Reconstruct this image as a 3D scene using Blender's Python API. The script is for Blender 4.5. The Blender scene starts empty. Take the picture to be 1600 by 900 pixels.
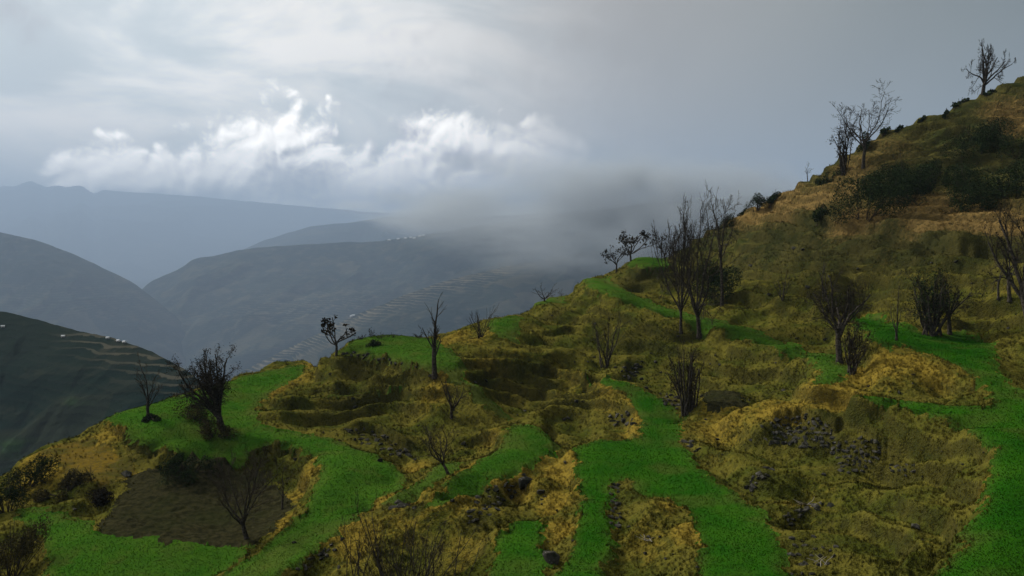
import bpy, bmesh, math, random
import numpy as np
from mathutils import Vector, Matrix

# ------------------------------------------------------------------ camera
sc = bpy.context.scene
W0, H0 = 1600.0, 900.0
FOV = math.radians(65.0)
FPX = (W0 / 2) / math.tan(FOV / 2)
PITCH = math.radians(3.65)
cam_d = bpy.data.cameras.new("camera"); cam = bpy.data.objects.new("camera", cam_d)
sc.collection.objects.link(cam)
cam_d.sensor_fit = 'HORIZONTAL'; cam_d.angle = FOV
cam_d.clip_start = 0.1; cam_d.clip_end = 80000.0
cam.location = (0, 0, 0); cam.rotation_euler = (math.pi / 2 - PITCH, 0, 0)
sc.camera = cam

# ------------------------------------------------------------------ light, world, exposure
SUN_AZ, SUN_EL = math.radians(-50.0), math.radians(36.0)     # azimuth from +Y (view direction), negative = left
sun_dir = Vector((math.sin(SUN_AZ) * math.cos(SUN_EL), math.cos(SUN_AZ) * math.cos(SUN_EL), math.sin(SUN_EL)))
sl = bpy.data.lights.new("sun", 'SUN'); sl.energy = 4.6; sl.angle = math.radians(6.0); sl.color = (1.0, 0.95, 0.87)
so = bpy.data.objects.new("sun", sl); sc.collection.objects.link(so)
so.rotation_euler = (-sun_dir).to_track_quat('-Z', 'Y').to_euler()

sc.view_settings.view_transform = 'Standard'; sc.view_settings.look = 'None'
sc.view_settings.exposure = 0.0; sc.view_settings.gamma = 1.0
sc.view_settings.use_curve_mapping = False
sc.render.film_transparent = False
sc.cycles.use_denoising = True
sc.cycles.volume_bounces = 0
sc.cycles.max_bounces = 6; sc.cycles.diffuse_bounces = 2; sc.cycles.glossy_bounces = 1
sc.cycles.transparent_max_bounces = 8
sc.cycles.volume_step_rate = 1.0; sc.cycles.volume_max_steps = 256

class NT:
    """small helper to write node maths as expressions"""
    def __init__(s, tree): s.t = tree
    def new(s, kind, **kw):
        n = s.t.nodes.new(kind)
        for k, v in kw.items(): setattr(n, k, v)
        return n
    def put(s, sock, v):
        if hasattr(v, 'is_output') or isinstance(v, bpy.types.NodeSocket): s.t.links.new(v, sock)
        else: sock.default_value = v
    def m(s, op, a, b=0.0, c=0.0, clamp=False):
        n = s.new('ShaderNodeMath', operation=op, use_clamp=clamp)
        s.put(n.inputs[0], a); s.put(n.inputs[1], b); s.put(n.inputs[2], c)
        return n.outputs[0]
    def add(s, a, b): return s.m('ADD', a, b)
    def sub(s, a, b): return s.m('SUBTRACT', a, b)
    def mul(s, a, b): return s.m('MULTIPLY', a, b)
    def ss(s, v, lo, hi, a=0.0, b=1.0):
        n = s.new('ShaderNodeMapRange', interpolation_type='SMOOTHSTEP')
        s.put(n.inputs[0], v); n.inputs[1].default_value = lo; n.inputs[2].default_value = hi
        n.inputs[3].default_value = a; n.inputs[4].default_value = b
        return n.outputs[0]
    def lin(s, v, lo, hi, a=0.0, b=1.0):
        n = s.new('ShaderNodeMapRange')
        s.put(n.inputs[0], v); n.inputs[1].default_value = lo; n.inputs[2].default_value = hi
        n.inputs[3].default_value = a; n.inputs[4].default_value = b
        return n.outputs[0]
    def noise(s, vec, scale, detail=4.0, rough=0.55, dist=0.0):
        n = s.new('ShaderNodeTexNoise'); s.put(n.inputs['Vector'], vec)
        n.inputs['Scale'].default_value = scale; n.inputs['Detail'].default_value = detail
        n.inputs['Roughness'].default_value = rough; n.inputs['Distortion'].default_value = dist
        return n.outputs[0]
    def xyz(s, x, y, z=0.0):
        n = s.new('ShaderNodeCombineXYZ'); s.put(n.inputs[0], x); s.put(n.inputs[1], y); s.put(n.inputs[2], z)
        return n.outputs[0]
    def mix(s, f, a, b):
        n = s.new('ShaderNodeMix', data_type='RGBA'); s.put(n.inputs[0], f)
        for sock, v in ((n.inputs[6], a), (n.inputs[7], b)):
            if isinstance(v, tuple): sock.default_value = v if len(v) == 4 else (*v, 1.0)
            else: s.t.links.new(v, sock)
        return n.outputs[2]
    def vscale(s, v, k):
        n = s.new('ShaderNodeVectorMath', operation='SCALE'); s.put(n.inputs[0], v); s.put(n.inputs[3], k)
        return n.outputs[0]

world = bpy.data.worlds.new("World"); sc.world = world; world.use_nodes = True
world.cycles.sampling_method = "MANUAL"; world.cycles.sample_map_resolution = 512
def build_world():
    wt = world.node_tree; wt.nodes.clear(); N = NT(wt)
    out = N.new('ShaderNodeOutputWorld'); bg = N.new('ShaderNodeBackground')
    wt.links.new(bg.outputs[0], out.inputs[0])
    sky = N.new('ShaderNodeTexSky', sky_type='NISHITA'); sky.sun_disc = False
    sky.sun_elevation = SUN_EL; sky.sun_rotation = SUN_AZ
    sky.altitude = 1800; sky.air_density = 1.0; sky.dust_density = 2.0; sky.ozone_density = 1.5
    bg.inputs[1].default_value = 0.1
    tc = N.new('ShaderNodeTexCoord'); sp = N.new('ShaderNodeSeparateXYZ')
    wt.links.new(tc.outputs['Generated'], sp.inputs[0])
    X, Y, Z = sp.outputs
    U = N.mul(N.m('ARCTAN2', X, Y), 12.557)                       # azimuth, in hundredths of the lens' focal length
    V = N.mul(N.m('ARCSINE', Z), 12.557)                          # elevation
    P = tc.outputs['Generated']
    uv = N.xyz(U, V, 0.0)
    def billow(du, dv):
        v = N.xyz(N.add(U, du), N.add(V, dv), 4.4)
        a = N.noise(v, 1.25, 2.0, 0.5, 0.5); b = N.noise(v, 3.2, 5.0, 0.60, 0.3)
        return N.add(N.mul(N.m('ABSOLUTE', N.sub(N.mul(a, 2.0), 1.0)), 1.7), N.mul(N.m('ABSOLUTE', N.sub(N.mul(b, 2.0), 1.0)), 0.75))
    nb = billow(0.0, 0.0); nb_l = billow(-0.06, 0.09)             # billows, and the same sampled towards the sun
    nl = N.noise(uv, 0.17, 3.0, 0.5, 0.4)                         # broad veils
    nl2 = N.noise(N.xyz(U, N.mul(V, 2.4), 3.7), 0.26, 5.0, 0.55, 0.7)
    def field(BL, k=0.25):
        tot = None
        for (u0, v0, rx, ry) in BL:
            r = N.new('ShaderNodeVectorMath', operation='LENGTH')
            mv = N.new('ShaderNodeVectorMath', operation='MULTIPLY_ADD')
            N.put(mv.inputs[0], uv); mv.inputs[1].default_value = (1 / rx, 1 / ry, 0); mv.inputs[2].default_value = (-u0 / rx, -v0 / ry, 0)
            wt.links.new(mv.outputs[0], r.inputs[0])
            tot = r.outputs['Value'] if tot is None else N.m('SMOOTH_MIN', tot, r.outputs['Value'], k)
        return N.sub(1.0, tot)
    # low bank of cumulus behind the far range
    blob = field([(-5.75, 0.79, .75, .46), (-5.0, 0.77, .95, .42), (-4.2, 0.79, .7, .40), (-3.55, 0.89, 1.10, .84), (-2.3, 0.57, 1.3, .66),
          (-1.05, 1.32, .75, .55), (-1.2, 0.27, 1.7, .46), (-0.15, 0.87, 1.2, .75), (0.30, 0.22, .9, .36)])
    core = field([(-3.25, 0.79, .75, .50), (-0.75, 1.15, .62, .30), (-1.35, 0.45, 1.0, .26), (-4.4, 0.59, .6, .2), (-2.1, 1.57, 1.0, .35), (-5.3, 0.57, .8, .14), (0.2, 0.62, .5, .3)], 0.1)
    dens = N.add(N.add(N.mul(blob, 1.45), N.mul(N.sub(nb, 0.52), 1.10)), 0.66)
    cum = N.ss(dens, -0.08, 0.70)
    emb = N.sub(nb, nb_l)                                         # > 0 where a billow faces the sun
    # angle from the sun
    dt = N.new('ShaderNodeVectorMath', operation='DOT_PRODUCT'); wt.links.new(P, dt.inputs[0]); dt.inputs[1].default_value = sun_dir
    cosg = dt.outputs['Value']
    # high thin overcast, bright on the sun's side
    glow = N.ss(cosg, -0.45, 0.80)
    veil = N.mul(N.add(N.mul(glow, 1.05), 0.22), N.add(0.58, N.mul(nl, 0.78)))
    thin = N.ss(nl2, 0.40, 0.66)
    veil_c = N.mix(thin, (0.90, 0.95, 0.93), (1.07, 1.02, 0.95))
    veil_rgb = N.vscale(veil_c, N.mul(veil, N.add(7.3, N.mul(thin, 2.8))))
    base = N.mix(N.add(0.90, N.mul(thin, 0.08)), sky.outputs[0], veil_rgb)
    # smoky darker scraps in front of the veil
    smoke = N.mul(N.ss(N.add(N.noise(N.xyz(U, V, 5.3), 0.42, 4.0, 0.5, 0.3), N.mul(nb, 0.10)), 0.54, 0.74), 0.62)
    base = N.mix(smoke, base, (6.2, 6.1, 6.2))
    # cumulus colour
    lit = N.add(N.add(19.0, N.mul(glow, 7.5)), N.mul(emb, 15.0))
    sh = N.ss(N.add(N.sub(core, N.mul(emb, 0.9)), N.mul(N.sub(nb, 0.6), 0.5)), -0.45, 0.85)
    cc = N.mix(N.mul(sh, 0.95), N.vscale(N.xyz(1.04, 0.98, 0.90), lit), N.vscale(N.xyz(7.7, 7.2, 7.6), N.add(1.0, N.mul(emb, 0.5))))
    col = N.mix(N.mul(cum, 0.95), base, cc)
    # fog bank closing in from the right: everything away from the sun sinks into even grey
    fogn = N.add(N.add(U, N.mul(V, 0.12)), N.add(N.mul(N.sub(nl, 0.5), 3.2), N.mul(N.sub(nb, 0.6), 0.5)))
    az = N.m('ABSOLUTE', N.sub(N.m('ARCTAN2', X, Y), math.radians(118.0)))      # it clears again behind the left shoulder
    fog = N.mul(N.ss(fogn, -2.4, 2.4), N.ss(az, math.radians(150), math.radians(120)))
    fog_c = N.vscale(N.mix(N.ss(U, 0.0, 9.0), (1.07, 0.97, 0.86), (0.84, 0.89, 0.70)), N.lin(U, -2.0, 8.5, 5.9, 1.35))
    fog_c = N.vscale(fog_c, N.add(0.80, N.mul(N.noise(N.xyz(U, N.mul(V, 1.4), 7.7), 0.30, 5.0, 0.55, 0.5), 0.42)))
    col = N.mix(fog, col, fog_c)
    # below the horizon: the dim colour of far country
    low = N.ss(V, -1.5, -0.2)
    col = N.mix(low, (1.6, 1.8, 2.2), col)
    wt.links.new(col, bg.inputs[0])
build_world()

# ------------------------------------------------------------------ helpers
C = sc.collection
rng = np.random.default_rng(7)
def ray(px, py):
    a = (px - W0 / 2) / FPX; b = (H0 / 2 - py) / FPX
    cp, sp_ = math.cos(PITCH), math.sin(PITCH)
    return np.array([a, cp + b * sp_, -sp_ + b * cp])
def at_h(px, py, h):
    d = ray(px, py); return d * (-h / d[2])
def at_d(px, py, y):
    d = ray(px, py); return d * (y / d[1])

_tab = np.random.default_rng(11).random((256, 256)).astype(np.float32)
def vnoise(x, y):
    xi = np.floor(x).astype(np.int64); yi = np.floor(y).astype(np.int64)
    fx = x - xi; fy = y - yi
    fx = fx * fx * fx * (fx * (fx * 6 - 15) + 10); fy = fy * fy * fy * (fy * (fy * 6 - 15) + 10)
    a = _tab[xi & 255, yi & 255]; b = _tab[(xi + 1) & 255, yi & 255]
    c = _tab[xi & 255, (yi + 1) & 255]; d = _tab[(xi + 1) & 255, (yi + 1) & 255]
    return (a * (1 - fx) + b * fx) * (1 - fy) + (c * (1 - fx) + d * fx) * fy
def fbm(x, y, oct=4, gain=0.5, lac=2.03):
    s = 0; a = 1; t = 0
    for k in range(oct):
        s = s + a * vnoise(x + 17.3 * k, y - 9.1 * k); t += a; a *= gain; x = x * lac; y = y * lac
    return s / t
def sstep(v, lo, hi):
    t = np.clip((v - lo) / (hi - lo), 0, 1); return t * t * (3 - 2 * t)

def link(name, me, mat=None, parent=None, **props):
    o = bpy.data.objects.new(name, me); C.objects.link(o)
    if mat is not None and me is not None and not me.materials: me.materials.append(mat)
    if parent is not None: o.parent = parent
    for k, v in props.items(): o[k] = v
    return o
def empty(name, loc, **props):
    o = bpy.data.objects.new(name, None); C.objects.link(o); o.location = loc
    o.empty_display_size = 0.3
    for k, v in props.items(): o[k] = v
    return o
def np_mesh(name, verts, faces, smooth=True):
    """faces: (n,3) or (n,4) int array"""
    me = bpy.data.meshes.new(name)
    verts = np.asarray(verts, np.float32); faces = np.asarray(faces, np.int32)
    k = faces.shape[1]
    me.vertices.add(len(verts)); me.vertices.foreach_set('co', verts.ravel())
    me.loops.add(faces.size); me.loops.foreach_set('vertex_index', faces.ravel())
    me.polygons.add(len(faces)); me.polygons.foreach_set('loop_start', np.arange(0, faces.size, k, dtype=np.int32))
    me.update(calc_edges=True)
    if smooth: me.polygons.foreach_set('use_smooth', np.ones(len(faces), bool))
    return me
def set_attr(me, name, vals):
    a = me.attributes.new(name, 'FLOAT', 'POINT'); a.data.foreach_set('value', np.asarray(vals, np.float32))

def new_mat(name, rough=0.9):
    m = bpy.data.materials.new(name); m.use_nodes = True
    N = NT(m.node_tree); b = m.node_tree.nodes['Principled BSDF']
    b.inputs['Roughness'].default_value = rough; b.inputs['Specular IOR Level'].default_value = 0.0
    return m, N, b
# ------------------------------------------------------------------ terrain of the near hillside
# fields: outline (px, py, drop below the eye) of every level terrace; they are projected to their true place on the ground
FIELDS = [
 ('green_field', 'knoll', [(162,656,13.9),(185,645,13.9),(240,630,13.9),(270,620,13.8),(300,612,13.7),(345,600,13.5),(375,588,13.3),(420,578,13.1),(455,570,12.9),(480,566,12.8),
     (470,587,13.2),(440,602,13.5),(415,622,13.8),(401,640,13.9),(396,655,13.9),(410,667,13.9),(440,675,13.9),(470,678,13.9),(510,685,13.9),(540,693,13.9),(580,708,13.9),(610,722,13.9),(632,739,13.9),
     (625,757,14.0),(602,773,14.1),(570,795,14.2),(540,822,14.4),(505,850,14.7),(470,876,15.0),(440,896,15.3),(420,912,15.5),(330,912,16.0),(380,880,15.8),(418,852,15.6),(430,838,15.4),(452,820,15.0),(478,795,14.5),(494,765,14.2),(498,735,14.0),(490,714,13.9),(470,700,13.9),(440,690,13.9),(400,692,13.9),(350,701,13.9),
     (300,701,13.9),(250,694,13.9),(215,683,13.9),(185,669,13.9)]),
 ('ploughed_field', 'brown', [(205,747,15.7),(260,742,15.7),(330,738,15.7),(400,745,15.7),(440,765,15.7),(462,788,15.7),(445,810,15.7),(420,832,15.7),(395,849,15.8),(360,855,15.9),(250,843,15.9),(152,836,15.9),(172,795,15.8)]),
 ('green_field', 'lower left', [(20,792,16.2),(70,800,16.2),(140,818,16.1),(150,838,16.0),(250,846,16.0),(360,858,16.0),(395,853,15.9),(372,880,16.0),(320,915,16.3),(240,960,16.6),(60,960,16.6),(75,870,16.4),(60,830,16.3),(22,815,16.3)]),
 ('golden_shelf', 'left shelf', [(46,707,15.0),(105,691,15.0),(135,690,15.0),(170,705,15.0),(205,722,15.1),(228,733,15.1),(192,744,15.2),(150,754,15.2),(95,733,15.2)]),
 ('green_field', 'centre strip', [(795,660,12.7),(830,662,12.6),(858,678,12.6),(870,695,12.6),(862,711,12.7),(840,723,12.8),(810,735,12.9),(760,755,13.0),(720,770,13.1),(690,780,13.2),(660,783,13.3),(680,765,13.2),(702,748,13.1),(722,735,13.0),(760,715,12.9),(780,695,12.8),(790,675,12.7)]),
 ('green_field', 'narrow lane', [(702,704,13.3),(720,713,13.3),(716,733,13.3),(690,752,13.4),(660,772,13.5),(612,786,13.7),(602,779,13.7),(642,755,13.5),(682,730,13.4)]),
 ('green_field', 'fork', [(890,700,12.5),(920,691,12.5),(990,687,12.5),(1000,682,12.5),(1001,660,12.4),(998,640,12.2),(985,621,11.9),(960,606,11.5),(930,593,11.2),(913,584,11.0),(945,584,11.0),(985,599,11.4),(1020,617,11.8),(1050,634,12.1),(1069,650,12.3),(1066,670,12.4),(1060,690,12.5),(1070,701,12.5),(1100,740,12.4),(1120,755,12.4),(1150,770,12.3),(1180,790,12.2),(1200,830,12.1),(1216,862,12.0),(1238,905,12.0),(1270,980,12.0),(1070,980,12.2),(1086,900,12.2),(1093,860,12.2),(1088,828,12.3),(1070,800,12.4),(1040,781,12.5),(1000,766,12.5),(975,749,12.6),(958,748,12.6),(951,780,12.7),(955,830,12.8),(951,870,12.9),(944,900,12.9),(925,980,13.1),(830,980,13.3),(862,905,13.2),(884,880,13.0),(898,820,12.8),(905,780,12.7),(900,740,12.6)]),
 ('green_field', 'pocket', [(783,830,13.5),(800,815,13.5),(818,808,13.5),(842,812,13.5),(851,830,13.4),(849,855,13.4),(858,882,13.3),(852,905,13.3),(820,980,13.5),(725,980,13.8),(750,900,13.7),(772,862,13.6)]),
 ('green_field', 'winding strip', [(906,436,5.4),(945,433,5.3),(958,445,5.8),(988,460,6.4),(1030,474,6.9),(1075,488,7.4),(1105,496,7.7),(1140,505,8.0),(1180,517,8.2),(1215,529,8.4),(1250,544,8.6),(1290,553,8.7),(1312,565,8.7),(1334,580,8.7),(1325,590,8.8),(1300,600,8.9),(1270,606,8.9),(1281,584,8.8),(1270,566,8.7),(1240,551,8.6),(1200,537,8.4),(1150,519,8.1),(1110,506,7.8),(1070,497,7.5),(1030,484,7.0),(985,471,6.5),(950,458,6.0),(918,447,5.6)]),
 ('green_field', 'big right', [(1322,490,6.9),(1345,490,6.9),(1375,500,7.0),(1410,512,7.1),(1450,524,7.3),(1500,522,7.3),(1545,527,7.3),(1556,545,7.4),(1556,570,7.6),(1575,598,7.9),(1600,615,8.1),(1680,670,8.5),(1760,760,9.0),(1800,980,9.8),(1400,980,10.5),(1452,900,10.2),(1483,875,10.0),(1510,832,9.7),(1532,790,9.4),(1546,740,9.1),(1546,702,8.9),(1530,681,8.8),(1500,661,8.7),(1450,641,8.6),(1400,629,8.5),(1343,614,8.4),(1400,615,8.45),(1450,625,8.5),(1500,633,8.5),(1543,636,8.45),(1552,622,8.2),(1532,596,7.9),(1490,574,7.7),(1450,556,7.5),(1425,545,7.4),(1408,538,7.3),(1390,545,7.3),(1362,532,7.2),(1340,512,7.0)]),
 ('green_field', 'hump top', [(530,541,10.0),(560,530,10.0),(600,525,10.0),(640,526,10.0),(676,527,10.0),(690,539,10.0),(705,550,10.0),(720,562,10.0),(729,575,10.6),(727,588,10.9),(742,601,11.3),(772,621,12.0),(800,640,12.5),(790,645,12.6),(755,628,12.1),(725,606,11.5),(708,592,11.0),(690,583,10.8),(660,575,10.6),(630,566,10.5),(590,556,10.5),(550,550,10.3),(531,548,10.2)]),
 ('green_field', 'little saddle', [(766,500,8.6),(790,495,8.3),(812,497,8.4),(809,515,8.9),(812,535,9.6),(790,530,9.3),(770,520,8.9),(762,510,8.7)]),
 ('green_field', 'skyline scrap', [(818,479,7.9),(850,469,7.6),(882,466,7.5),(881,475,7.7),(845,478,7.9)]),
 ('green_field', 'skyline perch', [(983,406,3.3),(1000,402,2.88),(1040,402,2.88),(1044,415,3.6),(1000,416,3.6),(980,412,3.5)]),
 ('green_field', 'thin ledge', [(470,609,12.5),(550,607,12.5),(626,609,12.5),(627,613,12.7),(550,613,12.7),(470,616,12.8)]),
 ('ploughed_field', 'small bare', [(1100,608,11.1),(1150,605,11.0),(1170,630,11.2),(1120,640,11.5),(1094,633,11.4)]),
]
# free points on banks and slopes: (px, py, distance ahead)
FREE = [
 (440,640,60),(450,660,58.5),(520,660,59),(590,690,54.5),(620,700,53),(640,715,51.5),(440,612,66),(470,596,70),(500,572,74),(550,560,72.5),(600,575,69),(650,592,64),(550,585,70),(500,590,71),(560,600,68.0),(550,622,65.2),(480,626,65),(620,622,63.5),(550,640,62.5),(620,640,61),(550,655,59.5),(480,640,62),
 (650,640,59),(690,620,61),(700,650,57.5),(740,660,56),(760,685,53.5),(690,690,53),(740,700,52),(655,700,52),(660,735,49),(640,750,47.5),
 (700,545,70),(740,540,71),(750,560,68),(745,580,65.5),(740,515,77),(760,535,72.5),(790,550,69),(800,580,65.5),(850,580,66),(745,596,62.5),(860,592,65.2),(930,600,64),(775,612,62.5),(800,614,64.6),(850,608,65.0),(800,650,57.5),(850,645,58.5),(900,640,59),(900,665,56.5),(950,640,58.5),(960,670,54.5),(880,685,52.5),(885,625,60.8),
 (830,500,82),(850,490,85),(870,475,90),(830,540,74),(870,520,77),(870,560,70),(900,500,83),(930,480,87),(950,520,78),(950,560,71),(1000,500,82),(1000,545,73),(900,565,69.5),(1000,580,67),(895,455,97),(900,470,92),
 (1050,520,77),(1050,560,70),(1050,600,64.5),(1100,540,72),(1100,580,65.5),(1075,640,58.5),(1085,610,62),(1150,560,68),(1150,590,61.5),(1200,560,65),(1200,590,60),(1240,580,60),(1240,610,55.5),(1200,620,55.5),(1180,640,52.5),
 (960,432,105),(1000,425,104),(970,445,98),(1050,420,103),(1050,450,95),(1050,470,88),(1000,445,97),(1100,430,96),(1100,460,88),(1100,485,80),(1150,380,103),(1150,430,90),(1160,470,81),(1180,500,73),(1200,400,87),(1200,440,81),(1230,490,73),(1260,530,66),(1300,420,76),(1300,460,71),(1300,500,66),(1300,540,61),(1340,545,59),(1330,565,55.5),
 (1400,430,70),(1400,470,66),(1420,500,62),(1500,440,65),(1500,490,61),(1560,450,62),(1575,520,55),(1590,560,50.5),(1600,500,56.5),(1600,440,61),(1620,600,47),
 (1160,345,108),(1200,341,97),(1250,345,91),(1300,351,86),(1400,364,78),(1500,377,72),(1600,388,68),(1200,353,96.4),(1250,358,90.4),(1300,365,85.4),(1350,372,81.3),(1400,379,77.5),(1450,386,74.4),(1500,392,71.5),(1550,398,69.4),(1600,403,67.5),
 (1250,322,100),(1200,330,107),(1300,300,98),(1300,330,90),(1400,335,84),(1500,345,78),(1600,355,73),(1400,300,90),(1500,300,84),(1600,300,80),(1400,250,98),(1500,250,93),(1600,250,88),(1500,200,99),(1600,190,96),
 (1402,541,52.5),(1370,560,50.5),(1340,585,49.2),(1300,610,48.2),(1250,628,47.8),(1200,640,48),(1150,646,49.5),(1100,655,51.5),(1072,668,54),(1400,575,47.6),(1450,582,47),(1400,600,45),(1480,600,45.2),(1520,618,43.3),(1350,600,46.3),(1450,615,43),
 (1320,625,45.3),(1400,640,42),(1260,640,46),(1200,655,45.6),(1290,655,43.8),(1370,670,41.6),(1205,690,43.6),(1290,702,41.8),(1380,730,38.6),(1120,690,46.5),(1090,690,49),(1150,700,44.2),(1150,740,40.6),(1450,660,40.2),(1450,720,36),(1500,690,37.2),(1510,740,34.2),(1500,800,30.2),(1450,790,31.2),(1400,780,33.2),(1350,770,35.2),(1280,760,37.6),(1220,770,37.6),(1250,830,32.8),(1320,830,31.6),(1400,850,29),(1460,860,27),(1300,880,29.6),(1380,900,26.4),(1430,890,25.6),(1320,980,24.8),(1380,980,23),
 (975,760,38.9),(1010,780,37),(1050,800,35),(1075,820,33.4),(1078,850,31.7),(1020,850,32),(1000,820,34),(972,800,36.2),(968,840,33.8),(1020,900,29.2),(970,900,30.2),(1070,900,29),(1000,980,25.4),
 (880,720,47),(860,740,44),(890,770,41),(870,800,38.6),(885,830,36.6),(868,850,35.6),(840,780,41),(800,770,42.5),(750,780,41.8),(790,800,39.6),(740,820,38),(700,795,41),(700,850,36),(650,800,41.2),(600,800,41),(640,850,36.8),(580,850,37.2),(520,870,36.6),(600,890,35),(680,890,34.4),(740,880,34.6),(500,900,35.6),(560,980,31),
 (720,720,49.5),(740,730,48.3),(700,740,47.9),(610,760,45.8),(640,775,44.2),(575,810,42),
 (170,690,56),(200,700,55),(240,712,54),(300,716,53.3),(350,716,52.8),(400,705,53.6),(450,705,53.4),(480,730,51),(478,760,47.6),(455,795,44.2),(430,700,53.6),(440,725,51.5),
 (60,740,51),(100,750,50.5),(160,765,49),(190,765,48.5),(110,780,47.5),(50,780,48),(10,770,50),(0,750,52),(165,800,46),(-60,780,50),(-60,850,44),(-100,960,37),(0,850,43),(30,890,40.5),(-20,800,47),
]
SKYLINE = [(-250,860,48),(-120,800,50),(0,738,54),(45,704,56),(105,688,59),(150,662,62),(162,655,63),(240,629,68),(300,611,73),(375,587,80),(455,569,86),(482,565,86),(500,560,78),(522,552,77),(540,534,78),(600,523,80),(676,525,81),(700,515,82),(760,497,84),(790,494,85),(812,495,88),(830,477,93),(850,466,97),(885,463,99),(900,440,103),(915,433,107),(945,430,109),(965,425,110),(985,404,112),
 (1040,400,114),(1060,390,116),(1100,366,116),(1150,336,116),(1190,319,116),(1240,291,113),(1300,253,110),(1350,224,108),(1375,209,107),(1440,186,107),(1480,178,107),(1500,163,107),(1540,140,107),(1600,119,107),(1700,80,107),(1850,40,107),(2100,0,107)]
OUTER = [(0,0.5,-1.7),(2.5,2.5,-2.9),(-2.5,2.5,-3.0),(0,3,-2.9),(3,1,-2.2),(-3,1,-2.5),(6,3,-3.9),(-6,3,-4.5),(4,4,-3.6),(-4,4,-3.9),(7,10,-6.3),(0,10,-6.8),(-8,10,-7.4),(5,17,-8.6),(12,16,-7.6),(-5,18,-10.2),(-14,16,-11),(18,14,-6.0),(26,20,-4.5),(36,30,-1.5),(50,48,3),(60,70,12),(24,8,-3),(60,30,8),(70,50,12),(-20,22,-14),(-30,20,-16.5),(-40,30,-19),(-45,45,-22),(-60,40,-30),
         (-2,26,-12.6),(-12,27,-14.2),(6,24,-11)]

pts = []                                     # control points (x, y, z)
polys = []                                   # world outlines of the fields
for kind, where, poly in FIELDS:
    w3 = [at_h(*p) for p in poly]
    polys.append((kind, where, np.array([[p[0], p[1]] for p in w3])))
    n = len(w3)
    for i in range(n):
        a, b = w3[i], w3[(i + 1) % n]
        k = max(1, int(np.linalg.norm(b - a) / (0.022 * a[1])))
        for j in range(k): pts.append(a + (b - a) * (j / k))
for (px, py, d) in FREE: pts.append(at_d(px, py, d))
for i in range(len(SKYLINE) - 1):
    a = np.array(SKYLINE[i], float); b = np.array(SKYLINE[i + 1], float)
    k = max(1, int(abs(b[0] - a[0]) / 28))
    for j in range(k):
        q = at_d(*(a + (b - a) * j / k)); pts.append(q)
        for (dd, dz) in ((3.0, -1.4), (10, -7), (30, -24), (80, -62), (150, -105)):
            s = (q[1] + dd) / q[1]; pts.append(np.array([q[0] * s, q[1] * s, q[2] + dz]))
for p in OUTER: pts.append(np.array(p, float))
pts = np.array(pts)

def lp(x, y): return np.arctan2(x, y), np.log(np.hypot(x, y) + 0.3)
def rbf_fit(pts):
    t, l = lp(pts[:, 0], pts[:, 1]); n = len(pts)
    D = np.sqrt((t[:, None] - t[None]) ** 2 + (l[:, None] - l[None]) ** 2)
    A = np.zeros((n + 3, n + 3)); A[:n, :n] = -D + 2e-3 * np.eye(n)
    Pm = np.stack([np.ones(n), t, l], 1); A[:n, n:] = Pm; A[n:, :n] = Pm.T
    w = np.linalg.solve(A, np.concatenate([pts[:, 2], np.zeros(3)]))
    return t, l, w
ft, fl, fw = rbf_fit(pts)
def rbf_eval(t, l):
    out = np.zeros(t.shape); T = t.ravel(); L = l.ravel(); o = out.ravel(); n = len(ft)
    ft32 = ft.astype(np.float32); fl32 = fl.astype(np.float32); w32 = fw[:n].astype(np.float32)
    for i in range(0, len(T), 4000):
        a = T[i:i+4000].astype(np.float32)[:, None] - ft32; b = L[i:i+4000].astype(np.float32)[:, None] - fl32
        o[i:i+4000] = -(np.sqrt(a * a + b * b) @ w32)
    o += fw[n] + fw[n+1] * T + fw[n+2] * L
    return o.reshape(t.shape)

NT_, NR_ = 760, 860
theta = np.radians(np.linspace(-42.5, 44.0, NT_))
lr = np.concatenate([np.linspace(math.log(2.5), math.log(17.0), 70, endpoint=False), np.linspace(math.log(17.0), math.log(125.0), 730, endpoint=False), np.linspace(math.log(125.0), math.log(270.0), 60)])
rad = np.exp(lr)
ct = theta[::3] if (NT_ - 1) % 3 == 0 else np.append(theta[::3], theta[-1])
cr = np.append(rad[::3], rad[-1])
CT, CR = np.meshgrid(ct, cr, indexing='ij')
Zc = rbf_eval(CT, np.log(CR + 0.3))
# upsample the coarse solution to the fine grid (bilinear in theta / log r)
def up(Zc):
    Z1 = np.stack([np.interp(theta, ct, Zc[:, j]) for j in range(Zc.shape[1])], 1)
    return np.stack([np.interp(lr, np.log(cr), Z1[i]) for i in range(Z1.shape[0])], 0)
Zb = up(Zc)
TH, RR = np.meshgrid(theta, rad, indexing='ij')
GX = np.sin(TH) * RR; GY = np.cos(TH) * RR

def inside(poly, x, y):
    r = np.zeros(x.shape, bool); n = len(poly)
    x0, y0 = poly.min(0); x1, y1 = poly.max(0)
    sel = (x >= x0) & (x <= x1) & (y >= y0) & (y <= y1)
    xs, ys = x[sel], y[sel]; rr = np.zeros(xs.shape, bool)
    for i in range(n):
        ax, ay = poly[i]; bx, by = poly[(i + 1) % n]
        if ay == by: continue
        c = ((ay > ys) != (by > ys)) & (xs < (bx - ax) * (ys - ay) / (by - ay) + ax)
        rr ^= c
    r[sel] = rr
    return r
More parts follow.
